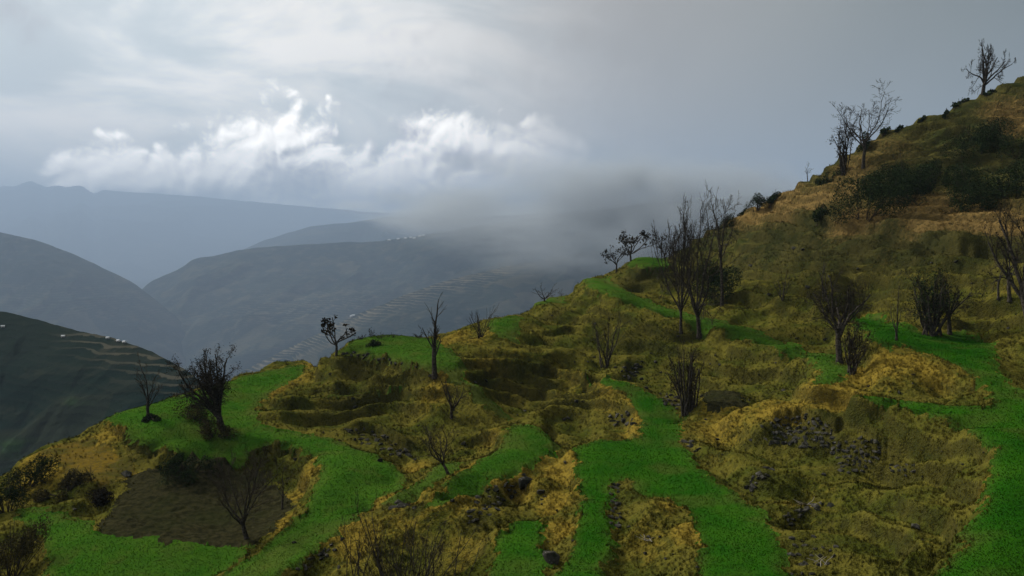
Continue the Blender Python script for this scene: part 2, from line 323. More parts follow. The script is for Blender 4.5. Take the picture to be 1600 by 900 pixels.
# ragged field edges
WX = GX + (fbm(GX * 1.1, GY * 1.1, 4, 0.65) - 0.5) * 1.5; WY = GY + (fbm(GX * 1.1 + 40, GY * 1.1, 4, 0.65) - 0.5) * 1.5
FID = np.full(GX.shape, -1, np.int32)
for i, (kind, where, poly) in enumerate(polys):
    FID[inside(poly, WX, WY) & (FID < 0)] = i
def blur(a, k):
    def box(a, k, ax):
        c = np.cumsum(np.concatenate([np.repeat(np.take(a, [0], ax), k + 1, ax), a, np.repeat(np.take(a, [-1], ax), k, ax)], ax), ax)
        n = a.shape[ax]
        hi = np.take(c, np.arange(2 * k + 1, 2 * k + 1 + n), ax); lo = np.take(c, np.arange(0, n), ax)
        return (hi - lo) / (2 * k + 1)
    for _ in range(2):
        a = box(a, k, 0); a = box(a, k, 1)
    return a
isfield = (FID >= 0).astype(np.float64)
soft = blur(isfield, 3)
wide = blur(isfield, 9)
bank = np.clip(1 - soft, 0, 1) * (isfield < 0.5) ; bank = blur(bank, 1)
deep = np.clip(1 - wide * 1.6, 0, 1)
# small cattle-track steps on the open slopes
ph = (Zb + (fbm(GX * 0.07, GY * 0.07, 3) - 0.5) * 5.0) / 1.25
fr = ph - np.floor(ph); step = np.floor(ph) + sstep(fr, 0.62, 0.97)
stepz = (step - ph + 0.0) * 1.25
far_ok = sstep(RR, 14, 24) * (1 - sstep(RR, 130, 160))
Z = Zb + stepz * 0.85 * deep * far_ok
# hummocks, tussocks
big = (fbm(GX * 0.22, GY * 0.22, 3) - 0.5) * 1.3
mid = (fbm(GX * 0.62 + 5, GY * 0.62, 2) - 0.5)
tus = 1 - np.abs(2 * fbm(GX * 1.9 + 9, GY * 1.9, 3) - 1)
up_ = sstep(Zb, -9.0, -4.0)                       # the open upper slope is smoother than the broken banks below
Z += (big * 0.8 * deep + mid * (0.50 - 0.22 * up_) * bank + (tus - 0.8) * (0.15 - 0.07 * up_) * bank) * far_ok
Z += (fbm(GX * 0.6, GY * 0.6, 3) - 0.5) * 0.10 * isfield
def gidx(x, y):
    t = np.arctan2(x, y); l = np.log(np.hypot(x, y))
    fi = np.interp(t, theta, np.arange(NT_)); fj = np.interp(l, lr, np.arange(NR_))
    return fi, fj
def ground(x, y, A=None):
    A = Z if A is None else A
    fi, fj = gidx(x, y)
    i = np.clip(np.floor(fi).astype(int), 0, NT_ - 2); j = np.clip(np.floor(fj).astype(int), 0, NR_ - 2)
    a = fi - i; b = fj - j
    return (A[i, j] * (1 - a) + A[i + 1, j] * a) * (1 - b) + (A[i, j + 1] * (1 - a) + A[i + 1, j + 1] * a) * b
def hit(px, py, dmin=16.0):
    """first point of the near ground met by the sight line through a pixel"""
    d = ray(px, py); d = d / math.hypot(d[0], d[1])
    r = np.concatenate([np.arange(dmin, 60, 0.04), np.arange(60, 150, 0.08)])
    z = ground(d[0] * r, d[1] * r); under = d[2] * r < z
    if not under.any(): return hit(px, py + 1.5, dmin) if py < 900 else None
    k = int(np.argmax(under)); return np.array([d[0] * r[k], d[1] * r[k], z[k]])

# crisp ledges: the ground breaks along these lines (px, py), with the height of the break
LEDGES = [(.75, [(1195,340),(1250,346),(1300,352),(1400,365),(1500,378),(1600,390),(1700,402)]), (.45, [(1170,374),(1280,386),(1380,401),(1500,416),(1600,426)]), (.40, [(1150,408),(1250,421),(1400,441),(1560,452)]),
          (.40, [(1120,474),(1170,470),(1220,473),(1290,484),(1330,486)]), (.55, [(738,590),(770,580),(800,577),(860,578),(900,589),(940,602)]), (.55, [(530,552),(590,561),(640,573),(690,590)]), (.45, [(470,614),(550,612),(620,613),(645,622)]),
          (.55, [(537,667),(590,671),(620,687),(652,704)]), (.8, [(972,416),(1000,418),(1060,420)]), (.45, [(165,668),(215,690),(300,707),(400,699),(450,700),(480,712)]), (.5, [(1195,652),(1250,648),(1290,655),(1375,688),(1430,716)]),
          (.35, [(1150,520),(1200,541),(1240,556),(1268,570)]), (.35, [(1440,470),(1520,478),(1600,486)]), (.4, [(1440,262),(1520,258),(1600,255)]), (.4, [(1400,215),(1500,208),(1600,200)]), (.3, [(640,640),(700,652),(760,662)]), (.35, [(845,520),(900,512),(960,520),(1010,535)])]
for A_, ln in LEDGES:
    q_ = [hit(px, py) for px, py in ln]; t_ = np.array([math.atan2(q[0], q[1]) for q in q_]); r_ = np.array([math.hypot(q[0], q[1]) for q in q_])
    o_ = np.argsort(t_); rl = np.interp(TH, t_[o_], r_[o_]) + (fbm(TH * 60, RR * 0 + A_ * 50, 3) - .5) * 1.6
    ends = sstep(TH, t_.min() - .004, t_.min() + .02) * (1 - sstep(TH, t_.max() - .02, t_.max() + .004))
    s_ = RR - rl; A2 = 1.35 * A_ * (0.6 + 0.8 * fbm(TH * 45 + 9, RR * 0 + A_ * 31, 2))
    prof = np.where(s_ > 0, 0.55 * np.exp(-s_ / 2.2), -0.75 * np.exp(s_ / 3.2)) 
    br = np.exp(-(s_ / 0.55) ** 2)
    prof = prof * (1 - br) + br * np.clip(s_ / 0.5, -0.75, 0.55)
    Z += prof * A2 * ends * (0.15 + 0.85 * (1 - isfield))
# lip: the dry edge grass stands a little proud along the field borders
lip = np.clip(blur(isfield, 2) * (1 - isfield), 0, 1)
Z += lip * (fbm(GX * 1.1, GY * 1.1 + 3, 3)) * 0.28
plough = np.zeros(GX.shape)
for i, (kind, where, poly) in enumerate(polys):
    if kind == 'ploughed_field':
        mk = FID == i
        Z[mk] += 0.02 * np.sin((GX[mk] * 0.35 + GY[mk] * 0.93) * 9.0 + 2 * fbm(GX[mk] * .4, GY[mk] * .4, 2)) + 0.16 * (fbm(GX[mk] * 3.1, GY[mk] * 3.1, 2) - 0.5)

# ------------------------------------------------------------------ materials of the ground
def attr(N, name, kind='GEOMETRY'):
    n = N.new('ShaderNodeAttribute', attribute_name=name, attribute_type=kind); return n.outputs['Fac']
def pos(N): return N.new('ShaderNodeNewGeometry').outputs['Position']
def bump(N, b, h, dist, strength=1.0):
    n = N.new('ShaderNodeBump'); N.put(n.inputs['Height'], h); n.inputs['Distance'].default_value = dist; n.inputs['Strength'].default_value = strength
    N.t.links.new(n.outputs[0], b.inputs['Normal'])

GOLD, TANC, OLIVE, DARK = (0.225, 0.160, 0.024), (0.120, 0.106, 0.018), (0.058, 0.066, 0.010), (0.027, 0.025, 0.010)
OLIVE2, TANC2, RUST = (0.038, 0.045, 0.013), (0.086, 0.078, 0.022), (0.205, 0.135, 0.046)      # the higher, more weathered sward
m_bank, N, b = new_mat('dry_hill_grass')
p = pos(N); n1 = N.noise(p, 0.35, 3, 0.6); n2 = N.noise(p, 2.6, 3, 0.6); n3 = N.noise(p, 11.0, 2, 0.6)
gold = attr(N, 'gold'); rust = attr(N, 'rust')
c = N.mix(N.ss(n1, 0.36, 0.62), N.mix(rust, OLIVE, OLIVE2), N.mix(rust, TANC, TANC2))
c = N.mix(N.ss(N.add(gold, N.mul(N.sub(n2, 0.5), 0.7)), 0.35, 0.85), c, N.mix(rust, GOLD, RUST))
c = N.mix(N.ss(n2, 0.50, 0.32, 0.0, 0.40), c, DARK)
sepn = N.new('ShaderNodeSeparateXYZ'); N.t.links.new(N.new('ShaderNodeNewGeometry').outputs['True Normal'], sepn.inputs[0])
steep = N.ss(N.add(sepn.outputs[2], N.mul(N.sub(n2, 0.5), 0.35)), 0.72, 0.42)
c = N.mix(N.m('MAXIMUM', N.mul(steep, 0.55), N.mul(attr(N, 'earth'), N.ss(n2, 0.3, 0.5, 0.0, 0.8))), c, DARK)                        # bare soil on the steep risers, and the placed dark patches
N.t.links.new(c, b.inputs[0]); bump(N, b, N.add(n3, N.mul(n2, 1.5)), 0.16, 0.8)

m_green, N, b = new_mat('young_wheat')
p = pos(N); n1 = N.noise(p, 0.25, 3, 0.6); n2 = N.noise(p, 5.0, 3, 0.65); n3 = N.noise(p, 26.0, 1, 0.5)
c = N.mix(N.ss(n1, 0.35, 0.65), (0.023, 0.100, 0.005), (0.046, 0.122, 0.009))
c = N.mix(N.ss(n2, 0.60, 0.40, 0.0, 0.32), c, (0.010, 0.052, 0.004))
n4 = N.noise(p, 0.7, 4, 0.65)
c = N.mix(N.ss(n4, 0.50, 0.70, 0.0, 0.65), c, (0.064, 0.100, 0.015)); c = N.mix(N.ss(n4, 0.46, 0.30, 0.0, 0.6), c, (0.016, 0.066, 0.006))
c = N.mix(attr(N, 'lush'), c, N.mix(N.ss(n1, 0.35, 0.65), (0.010, 0.062, 0.003), (0.021, 0.084, 0.004)))
c = N.mix(attr(N, 'worn'), c, (0.066, 0.082, 0.016))
N.t.links.new(c, b.inputs[0]); bump(N, b, N.add(n3, n2), 0.05, 0.6)

m_soil, N, b = new_mat('ploughed_soil')
p = pos(N); n2 = N.noise(p, 3.0, 4, 0.65); n3 = N.noise(p, 16.0, 2, 0.6); n1 = N.noise(p, 0.3, 2, 0.5)
c = N.mix(N.ss(n2, 0.35, 0.65), (0.018, 0.018, 0.008), (0.042, 0.039, 0.017))
c = N.mix(N.ss(n1, 0.45, 0.7, 0.0, 0.5), c, (0.026, 0.032, 0.010))
N.t.links.new(c, b.inputs[0]); bump(N, b, N.add(n3, n2), 0.10, 0.9)

m_shelf, N, b = new_mat('golden_grass')
p = pos(N); n1 = N.noise(p, 0.5, 3, 0.6); n2 = N.noise(p, 4.0, 3, 0.6)
c = N.mix(N.ss(n1, 0.38, 0.62), (0.150, 0.100, 0.014), (0.070, 0.064, 0.012)); c = N.mix(N.ss(n2, 0.6, 0.4, 0, .5), c, (0.06, 0.048, 0.018))
N.t.links.new(c, b.inputs[0]); bump(N, b, n2, 0.12, 0.8)

# colour of the grass itself: where the sward is golden (px, py, radius in px, weight)
GOLDSPOT = [(1200,320,55,1.0),(1260,320,70,.95),(1320,300,50,.8),(1330,270,50,.8),(1170,338,40,.9),(1100,350,30,.6),(1450,340,90,1.0),(1540,352,80,1.0),(1600,360,60,1.0),(1350,338,60,1.0),(1380,240,60,.6),(1580,185,40,.9),(1400,345,120,.7),(1520,345,90,.6),
 (1400,560,50,1.0),(1440,580,45,.85),(1360,580,60,.95),(1300,610,60,.9),(1220,640,60,.9),(1130,655,60,.8),(1470,600,60,.45),(1250,790,40,.8),(1280,770,40,.5),(1120,720,50,.45),
 (880,740,45,.95),(870,790,40,.95),(880,830,30,.9),(800,780,60,.8),(740,790,60,.7),(640,800,60,.7),(560,840,50,.8),(770,690,35,.7),(740,730,30,.7),(650,735,30,.8),(600,780,30,.8),(730,850,60,.6),
 (1010,840,60,.6),(1070,830,30,.9),(1040,790,30,.7),(800,580,60,.6),(880,590,60,.6),(960,620,50,.6),(985,650,30,.8),(990,670,30,.8),(880,640,50,.35),
 (700,530,45,.8),(740,530,35,.7),(760,570,30,.7),(680,610,40,.7),(640,615,30,.5),(440,605,50,.7),(470,590,40,.7),(490,570,30,.7),(480,740,25,.8),(470,770,25,.8),(440,820,30,.9),(500,720,20,.6),(100,715,70,.9),(140,700,50,.9),(230,690,50,.5),(60,710,30,.9),(1540,760,40,.45),(1450,850,60,.45),(1500,500,80,.35),(1440,480,60,.3),(1580,460,40,.5),(1090,460,60,.2)]
gold_v = np.zeros(GX.shape)
for (px, py, r, w) in GOLDSPOT:
    q = hit(px, py)
    if q is None: continue
    R = r / FPX * q[1] * 1.25
    d2 = ((GX - q[0]) ** 2 / (R * R) + (GY - q[1]) ** 2 / ((R * 1.7) ** 2))
    gold_v = np.maximum(gold_v, w * np.exp(-d2))
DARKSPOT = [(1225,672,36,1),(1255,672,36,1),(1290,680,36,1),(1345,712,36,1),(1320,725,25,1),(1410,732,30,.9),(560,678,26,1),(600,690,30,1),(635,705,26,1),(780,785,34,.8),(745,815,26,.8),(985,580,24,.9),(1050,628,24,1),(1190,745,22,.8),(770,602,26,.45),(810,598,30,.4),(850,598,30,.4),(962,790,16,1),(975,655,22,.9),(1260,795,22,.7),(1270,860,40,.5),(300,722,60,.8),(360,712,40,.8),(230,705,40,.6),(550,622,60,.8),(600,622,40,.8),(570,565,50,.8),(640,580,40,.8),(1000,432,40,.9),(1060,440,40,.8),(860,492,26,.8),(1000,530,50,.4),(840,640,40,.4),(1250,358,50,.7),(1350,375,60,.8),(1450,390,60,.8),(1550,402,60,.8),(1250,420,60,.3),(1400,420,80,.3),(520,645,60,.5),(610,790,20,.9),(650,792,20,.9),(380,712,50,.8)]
dark_v = np.zeros(GX.shape); rust_v = sstep(Zb + (fbm(GX * .1, GY * .1, 2) - .5) * 4, -5.0, 0.0)
for (px, py, r, w) in DARKSPOT:  # darker patches placed along risers and around the walls
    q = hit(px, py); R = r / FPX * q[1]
    dark_v = np.maximum(dark_v, w * np.exp(-((GX - q[0]) ** 2 / (R * R) + (GY - q[1]) ** 2 / ((R * 0.9) ** 2))))
gold_v = np.clip(gold_v * 0.95 + np.clip(lip * 1.3, 0, 1) * 0.55 * (fbm(GX * .3 + 8, GY * .3, 2) > 0.42), 0, 1) * (1 - 0.85 * dark_v)
worn_v = np.clip((fbm(GX * 0.35 + 20, GY * 0.35, 3) - 0.60) * 4, 0, 0.7)
edge_in = np.clip(1 - blur(isfield, 4), 0, 1) * isfield
worn_v = np.clip(worn_v * 0.6 + edge_in * 0.9, 0, 1)
for i, (kind, where, poly) in enumerate(polys):
    if where in ('narrow lane', 'thin ledge', 'little saddle', 'skyline scrap', 'winding strip'):
        worn_v[FID == i] = np.clip(worn_v[FID == i] + {'narrow lane': .45, 'thin ledge': .4, 'little saddle': .25, 'skyline scrap': .4, 'winding strip': .22}[where], 0, 1)
    if where in ('knoll', 'lower left', 'centre strip', 'skyline perch'): worn_v[FID == i] = np.clip(worn_v[FID == i] + 0.16, 0, 1)
    if where == 'hump top':
        s_ = (FID == i); worn_v[s_] = np.clip(worn_v[s_] + 0.28 + 0.6 * sstep(-Z[s_], 10.2, 11.0), 0, 1)

LUSH = {'big right': .85, 'fork': .6, 'pocket': .5, 'centre strip': .4}                  # thicker, deeper green crop
lush_v = np.zeros(GX.shape)
for i, (kind, where, poly) in enumerate(polys):
    if where in LUSH: lush_v[FID == i] = LUSH[where] * np.clip(0.6 + fbm(GX[FID == i] * .3, GY[FID == i] * .3, 3) * .7, 0, 1)
idx = np.arange(NT_ * NR_).reshape(NT_, NR_)
quads = np.stack([idx[:-1, :-1], idx[1:, :-1], idx[1:, 1:], idx[:-1, 1:]], -1).reshape(-1, 4)
fq = FID[:-1, :-1].reshape(-1)
VALL = np.stack([GX, GY, Z], -1).reshape(-1, 3)
# one set of normals for the whole ground so that field and bank shade without a seam
def sub_mesh(name, sel):
    f = quads[sel]; u, inv = np.unique(f, return_inverse=True)
    me = np_mesh(name, VALL[u], inv.reshape(-1, 4)); set_attr(me, 'gold', gold_v.ravel()[u]); set_attr(me, 'worn', worn_v.ravel()[u]); set_attr(me, 'earth', dark_v.ravel()[u]); set_attr(me, 'rust', rust_v.ravel()[u]); set_attr(me, 'lush', lush_v.ravel()[u])
    return me
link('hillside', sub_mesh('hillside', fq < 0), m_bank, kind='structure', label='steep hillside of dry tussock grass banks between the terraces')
FMAT = {'green_field': m_green, 'ploughed_field': m_soil, 'golden_shelf': m_shelf}
FLAB = {'knoll': 'green field sweeping round the left knoll and down beside the ploughed plot', 'brown': 'bare brown ploughed plot behind the spreading tree at lower left',
 'lower left': 'green field in the lower left corner below the ploughed plot', 'left shelf': 'golden dry grass shelf at the left edge of the hill', 'centre strip': 'green leaf-shaped field in the middle above the rocks',
 'narrow lane': 'narrow dull green lane beside the leaning bare tree', 'fork': 'bright green forked field in the centre foreground', 'pocket': 'small green pocket field left of the boulder',
 'winding strip': 'thin green strip winding across the slope behind the tall tree', 'big right': 'large bright green field along the right edge with a tongue', 'hump top': 'green field on top of the hump with one dark bush',
 'little saddle': 'little green field in the saddle on the skyline', 'skyline scrap': 'scrap of green below the small skyline tree', 'skyline perch': 'tiny green field perched on the skyline left of tall tree',
 'thin ledge': 'thin green ledge across the bank of the hump', 'small bare': 'small bare soil patch right of the dark thicket tree'}
for i, (kind, where, poly) in enumerate(polys):
    if (fq == i).any(): link(kind, sub_mesh(kind, fq == i), FMAT[kind], kind='structure', label=FLAB[where])

# ------------------------------------------------------------------ far country
def far_mat(k, patch=1.0):
    """forest, scrub and terrace belts of a far slope; k = how much finer than on the big mountain"""
    m, N, b = new_mat('far_slopes'); p = pos(N)
    n1 = N.noise(p, 0.0025 * k, 4, 0.6); n2 = N.noise(p, 0.02 * k, 5, 0.65); ter = attr(N, 'terrace')
    sx = N.new('ShaderNodeSeparateXYZ'); N.t.links.new(p, sx.inputs[0])
    band = N.m('SINE', N.add(N.mul(sx.outputs[2], 0.85 * k), N.add(N.mul(n1, 26.0), N.mul(n2, 7.0))))
    c = N.mix(N.ss(n1, 0.38, 0.62), (0.004, 0.012, 0.010), (0.013, 0.021, 0.015))
    c = N.mix(N.ss(n2, 0.52, 0.66, 0.0, 0.8 * patch), c, (0.045, 0.044, 0.030))
    vo = N.new('ShaderNodeTexVoronoi'); vo.inputs['Scale'].default_value = 0.011 * k; N.put(vo.inputs['Vector'], p); vs = N.new('ShaderNodeSeparateColor'); N.t.links.new(vo.outputs['Color'], vs.inputs[0])
    c = N.mix(N.mul(N.ss(vs.outputs[0], 0.55, 0.95), N.ss(n1, 0.40, 0.6, 0.0, 0.7 * patch)), c, (0.062, 0.058, 0.036))
    line = N.ss(N.add(band, N.mul(N.sub(n2, 0.5), 2.0)), 0.35, 0.95)
    c = N.mix(N.mul(ter, N.ss(N.add(N.mul(line, 0.5), n2), 0.50, 0.95)), c, (0.17, 0.145, 0.10))
    c = N.mix(N.mul(line, 0.07), c, (0.05, 0.05, 0.035))
    c = N.mix(N.mul(attr(N, 'meadow'), N.ss(n2, 0.46, 0.62)), c, (0.03, 0.10, 0.02))
    N.t.links.new(c, b.inputs[0]); bump(N, b, N.add(N.mul(band, 0.03), n2), 7.0 / k, 0.9)
    return m
VALLEY = -620.0
FAR = {}
def mountain(name, label, crest, front, drop, back, bdrop, nscale, namp, s=1.0, na=420, nr=130, sil=0.10, terr=None, mead=None, sm=9):
    crest = [(a_, b_, d_ * s) for a_, b_, d_ in crest]; front, drop, back, bdrop, nscale, namp = [v_ * s for v_ in (front, drop, back, bdrop, nscale, namp)]
    cr_ = np.array([[math.atan((p[0] - 800) / FPX), *at_d(*p)[[1, 2]]] for p in crest])
    az = np.linspace(cr_[0, 0], cr_[-1, 0], na)
    dc = np.interp(az, cr_[:, 0], cr_[:, 1]); zc = np.interp(az, cr_[:, 0], cr_[:, 2])
    k = np.hanning(sm); k /= k.sum(); pad = lambda v: np.convolve(np.pad(v, sm // 2, 'edge'), k, 'valid')
    dc, zc = pad(dc), pad(zc)
    t = np.concatenate([-np.linspace(1, 0, int(nr * 0.75), endpoint=False) ** 1.4, np.linspace(0, 1, nr - int(nr * 0.75)) ** 1.2])
    A, T = np.meshgrid(az, t, indexing='ij')
    D = dc[:, None] + np.where(T < 0, T * front, T * back)
    X_ = np.tan(A) * D; Y_ = D
    f = np.abs(T)
    z = zc[:, None] - np.where(T < 0, drop * (0.85 * f + 0.15 * f ** 2), bdrop * f)
    # spurs and gullies run down the slope
    wx = X_ + (fbm(X_ / nscale + 3, Y_ / nscale, 3) - 0.5) * nscale * 1.2
    rid = 1 - np.abs(2 * fbm(wx / nscale, Y_ / (nscale * 2.2), 5, 0.52) - 1)
    amp = namp * np.clip(f * 4.0, sil, 1)
    z = z + (rid - 0.75) * amp + (fbm(X_ / (nscale * .16), Y_ / (nscale * .16), 4) - 0.5) * namp * 0.22 * np.clip(f * 6, 0.35, 1)
    z = np.maximum(z, VALLEY - 2)
    i2 = np.arange(na * nr).reshape(na, nr)
    q = np.stack([i2[:-1, :-1], i2[1:, :-1], i2[1:, 1:], i2[:-1, 1:]], -1).reshape(-1, 4)
    me = np_mesh(name, np.stack([X_, Y_, z], -1).reshape(-1, 3), q)
    PX = np.tan(A) * FPX + 800; PY = 370 - z / Y_ * FPX            # where the slope lies, for its field belts
    set_attr(me, 'terrace', (terr(PX, PY, f) if terr else np.zeros(PX.shape)).ravel())
    set_attr(me, 'meadow', (mead(PX, PY, f) if mead else np.zeros(PX.shape)).ravel())
    o = link(name, me, far_mat(1.4 / s, 0.25 if s < 1 else 1.0), kind='structure', label=label)
    FAR[label] = (A, D, z)
    return o
g2 = lambda v, c, w: np.exp(-((v - c) / w) ** 2)
mountain('mountain', 'farthest pale blue range with small peaks at the left', [(-380,300,9000),(-300,296,9000),(-120,300,9000),(0,294,9000),(14,290,9000),(26,292,9000),(38,287,9000),(52,283,9000),(66,288,9000),(78,293,9000),(92,289,9000),(108,293,9000),(130,289,9000),(140,296,9000),(150,303,9000),(165,297,9000),(180,299,9000),(260,303,9000),(400,316,9000),(560,330,9000),(800,340,9000),(1100,330,9000),(1700,300,9000)], 4000, 900, 2500, 900, 1500, 260, s=2.2, na=640, sil=0.06, sm=5)
mountain('mountain', 'pale middle ridge rising into the cloud behind the terraced mountain', [(200,470,5200),(330,420,5200),(375,393,5200),(412,376,5200),(487,354,5200),(545,348,5200),(600,340,5200),(660,340,5200),(720,338,5200),(800,335,5200),(1000,325,5200),(1300,315,5200)], 2000, 520, 1500, 600, 800, 150, s=1.75)
mountain('mountain', 'grey blue ridge sloping down from the left edge into the valley', [(-700,300,2700),(-300,335,2600),(-100,352,2550),(0,362,2500),(60,375,2450),(120,400,2400),(170,424,2350),(210,445,2300),(250,475,2250),(300,520,2200),(400,590,2150)], 1100, 430, 900, 400, 500, 90, s=1.8, terr=lambda x, y, f: 0.18 * g2(y, 470, 40))
mountain('mountain', 'broad terraced mountain across the valley under the cloud', [(90,560,3500),(140,520,3500),(190,480,3500),(235,440,3550),(285,418,3600),(300,406,3600),(337,400,3600),(375,391,3600),(412,387,3600),(470,383,3600),(600,376,3550),(650,370,3500),(700,362,3450),(750,352,3400),(800,346,3350),(900,335,3300),(1000,320,3300),(1300,300,3300),(1700,260,3300)], 1700, 420, 900, 420, 600, 120, s=1.4, na=520, nr=150, terr=lambda x, y, f: 0.10 + 0.35 * g2(y, 480, 26) * g2(x, 480, 130))
mountain('mountain', 'dark spur with pale terrace fields along its crest', [(250,650,1850),(330,602,1900),(370,582,1900),(450,541,2000),(560,489,2000),(620,465,2050),(700,438,2100),(800,414,2150),(930,393,2200),(1000,380,2200),(1200,350,2200),(1700,300,2200)], 1300, 400, 700, 330, 420, 70, s=1.4, na=520, nr=150, sil=0.15,
         terr=lambda x, y, f: np.clip(0.85 * g2(f, 0.0, 0.07) * sstep(x, 300, 420) * (1 - sstep(x, 760, 980)) + 0.4 * g2(y, 400, 12) * g2(x, 850, 80), 0, 1))
mountain('mountain', 'nearest dark terraced ridge at the left edge below the valley', [(-700,380,1000),(-300,445,920),(-100,475,880),(0,487,850),(60,500,820),(120,518,780),(170,529,740),(230,548,700),(280,574,650),(340,620,600),(420,690,560),(560,790,520)], 620, 230, 380, 190, 160, 30, s=0.5, na=460, nr=170, sil=0.12,
         terr=lambda x, y, f: 0.32 * g2(f, 0.03, 0.06) * sstep(x, 60, 140), mead=lambda x, y, f: 0.4 * (g2(x, 130, 22) * g2(y, 650, 14) + g2(x, 15, 40) * g2(y, 705, 14) + 0.6 * g2(x, 105, 10) * g2(y, 632, 8)))
# valley floor, one sheet to the horizon
v = np.array([[-30000, -3000, VALLEY], [30000, -3000, VALLEY], [30000, 30000, VALLEY], [-30000, 30000, VALLEY]])
me = np_mesh('valley_ground', v, [[0, 1, 2, 3]]); set_attr(me, 'terrace', [0] * 4); set_attr(me, 'meadow', [0] * 4)
link('valley_ground', me, far_mat(1.0), kind='structure', label='dim valley ground far below the ridges')

# ------------------------------------------------------------------ haze
bm = bmesh.new(); bmesh.ops.create_cube(bm, size=1.0)
hx0, hx1, hy0, hy1, hz0, hz1 = -30200, 30200, -3200, 30200, VALLEY - 3, 1420
for v_ in bm.verts:
    v_.co = ((hx0 + hx1) / 2 + v_.co.x * (hx1 - hx0), (hy0 + hy1) / 2 + v_.co.y * (hy1 - hy0), (hz0 + hz1) / 2 + v_.co.z * (hz1 - hz0))
me = bpy.data.meshes.new('haze'); bm.to_mesh(me); bm.free()
m_haze = bpy.data.materials.new('haze'); m_haze.use_nodes = True; t = m_haze.node_tree; t.nodes.clear()
o_ = t.nodes.new('ShaderNodeOutputMaterial'); pv = t.nodes.new('ShaderNodeVolumePrincipled')
pv.inputs['Color'].default_value = (0.54, 0.72, 1.0, 1); pv.inputs['Density'].default_value = 0.000118; pv.inputs['Anisotropy'].default_value = 0.1
t.links.new(pv.outputs[0], o_.inputs['Volume'])
link('haze', me, m_haze, kind='stuff', label='pale blue haze filling the whole valley air')

# ------------------------------------------------------------------ drifting scraps of cloud against the mountains
def mist(label, px, py, d, wpx, hpx, depth, dens, seed):
    q = at_d(px, py, d); bm = bmesh.new(); bmesh.ops.create_icosphere(bm, subdivisions=3, radius=1.0)
    me = bpy.data.meshes.new('mist'); bm.to_mesh(me); bm.free()
    m = bpy.data.materials.new('mist'); m.use_nodes = True; t = m.node_tree; t.nodes.clear(); N = NT(t)
    o_ = N.new('ShaderNodeOutputMaterial'); pv = N.new('ShaderNodeVolumePrincipled'); tc = N.new('ShaderNodeTexCoord')
    ln = N.new('ShaderNodeVectorMath', operation='LENGTH'); t.links.new(tc.outputs['Object'], ln.inputs[0])
    off = N.new('ShaderNodeVectorMath', operation='ADD'); t.links.new(tc.outputs['Object'], off.inputs[0]); off.inputs[1].default_value = (seed * 3.1, seed * 1.7, 0)
    nz = N.noise(off.outputs[0], 1.9, 4.0, 0.55, 0.4)
    e = N.ss(N.add(N.sub(0.85, ln.outputs['Value']), N.mul(N.sub(nz, 0.5), 2.2)), 0.0, 0.9)
    e = N.mul(e, N.ss(ln.outputs['Value'], 1.0, 0.72))
    N.put(pv.inputs['Density'], N.mul(e, dens)); pv.inputs['Color'].default_value = (0.80, 0.90, 1.0, 1); pv.inputs['Anisotropy'].default_value = 0.3
    t.links.new(pv.outputs[0], o_.inputs['Volume'])
    o = link('mist', me, m, kind='stuff', label=label); o.location = q; o.scale = (wpx / FPX * d, depth, hpx / FPX * d)
mist('grey cloud scrap swallowing the mountain crest at the centre', 900, 326, 2750, 350, 130, 420, 0.0072, 1)
mist('grey fog bank hiding the mountain behind the tallest tree', 1110, 345, 2500, 260, 130, 420, 0.012, 3)
mist('pale wisp trailing over the far ridge under the clouds', 720, 328, 4300, 240, 58, 420, 0.0058, 2)
# ------------------------------------------------------------------ bark, leaves, stone
m_bark, N, b = new_mat('bark'); p = pos(N)
c = N.mix(N.ss(N.noise(p, 7.0, 3, 0.6), 0.35, 0.7), (0.024, 0.020, 0.016), (0.085, 0.074, 0.060)); N.t.links.new(c, b.inputs[0])
m_twig, N, b = new_mat('twigs'); p = pos(N)
c = N.mix(N.noise(p, 1.5, 2, 0.5), (0.026, 0.022, 0.017), (0.070, 0.058, 0.042)); N.t.links.new(c, b.inputs[0])
def leaf_mat(name, c1, c2):
    m, N, b = new_mat(name, 0.75); p = pos(N)
    c = N.mix(N.ss(N.noise(p, 2.2, 3, 0.6), 0.35, 0.65), c1, c2); N.t.links.new(c, b.inputs[0]); return m
m_ever = leaf_mat('evergreen_leaves', (0.012, 0.020, 0.009), (0.034, 0.050, 0.018))
m_dead = leaf_mat('withered_leaves', (0.016, 0.013, 0.009), (0.040, 0.032, 0.018))
m_brush = leaf_mat('dry_brush', (0.030, 0.028, 0.012), (0.085, 0.070, 0.026))
m_stone, N, b = new_mat('lichen_stone', 0.85); p = pos(N)
oi = N.new('ShaderNodeObjectInfo'); rn = oi.outputs['Random']
c = N.mix(rn, (0.018, 0.018, 0.015), (0.066, 0.062, 0.052)); n1 = N.noise(p, 6.0, 4, 0.65)
c = N.mix(N.ss(n1, 0.56, 0.68), c, (0.13, 0.125, 0.105)); c = N.mix(N.ss(n1, 0.46, 0.34), c, (0.016, 0.020, 0.010))
N.t.links.new(c, b.inputs[0]); bump(N, b, n1, 0.06, 0.8)

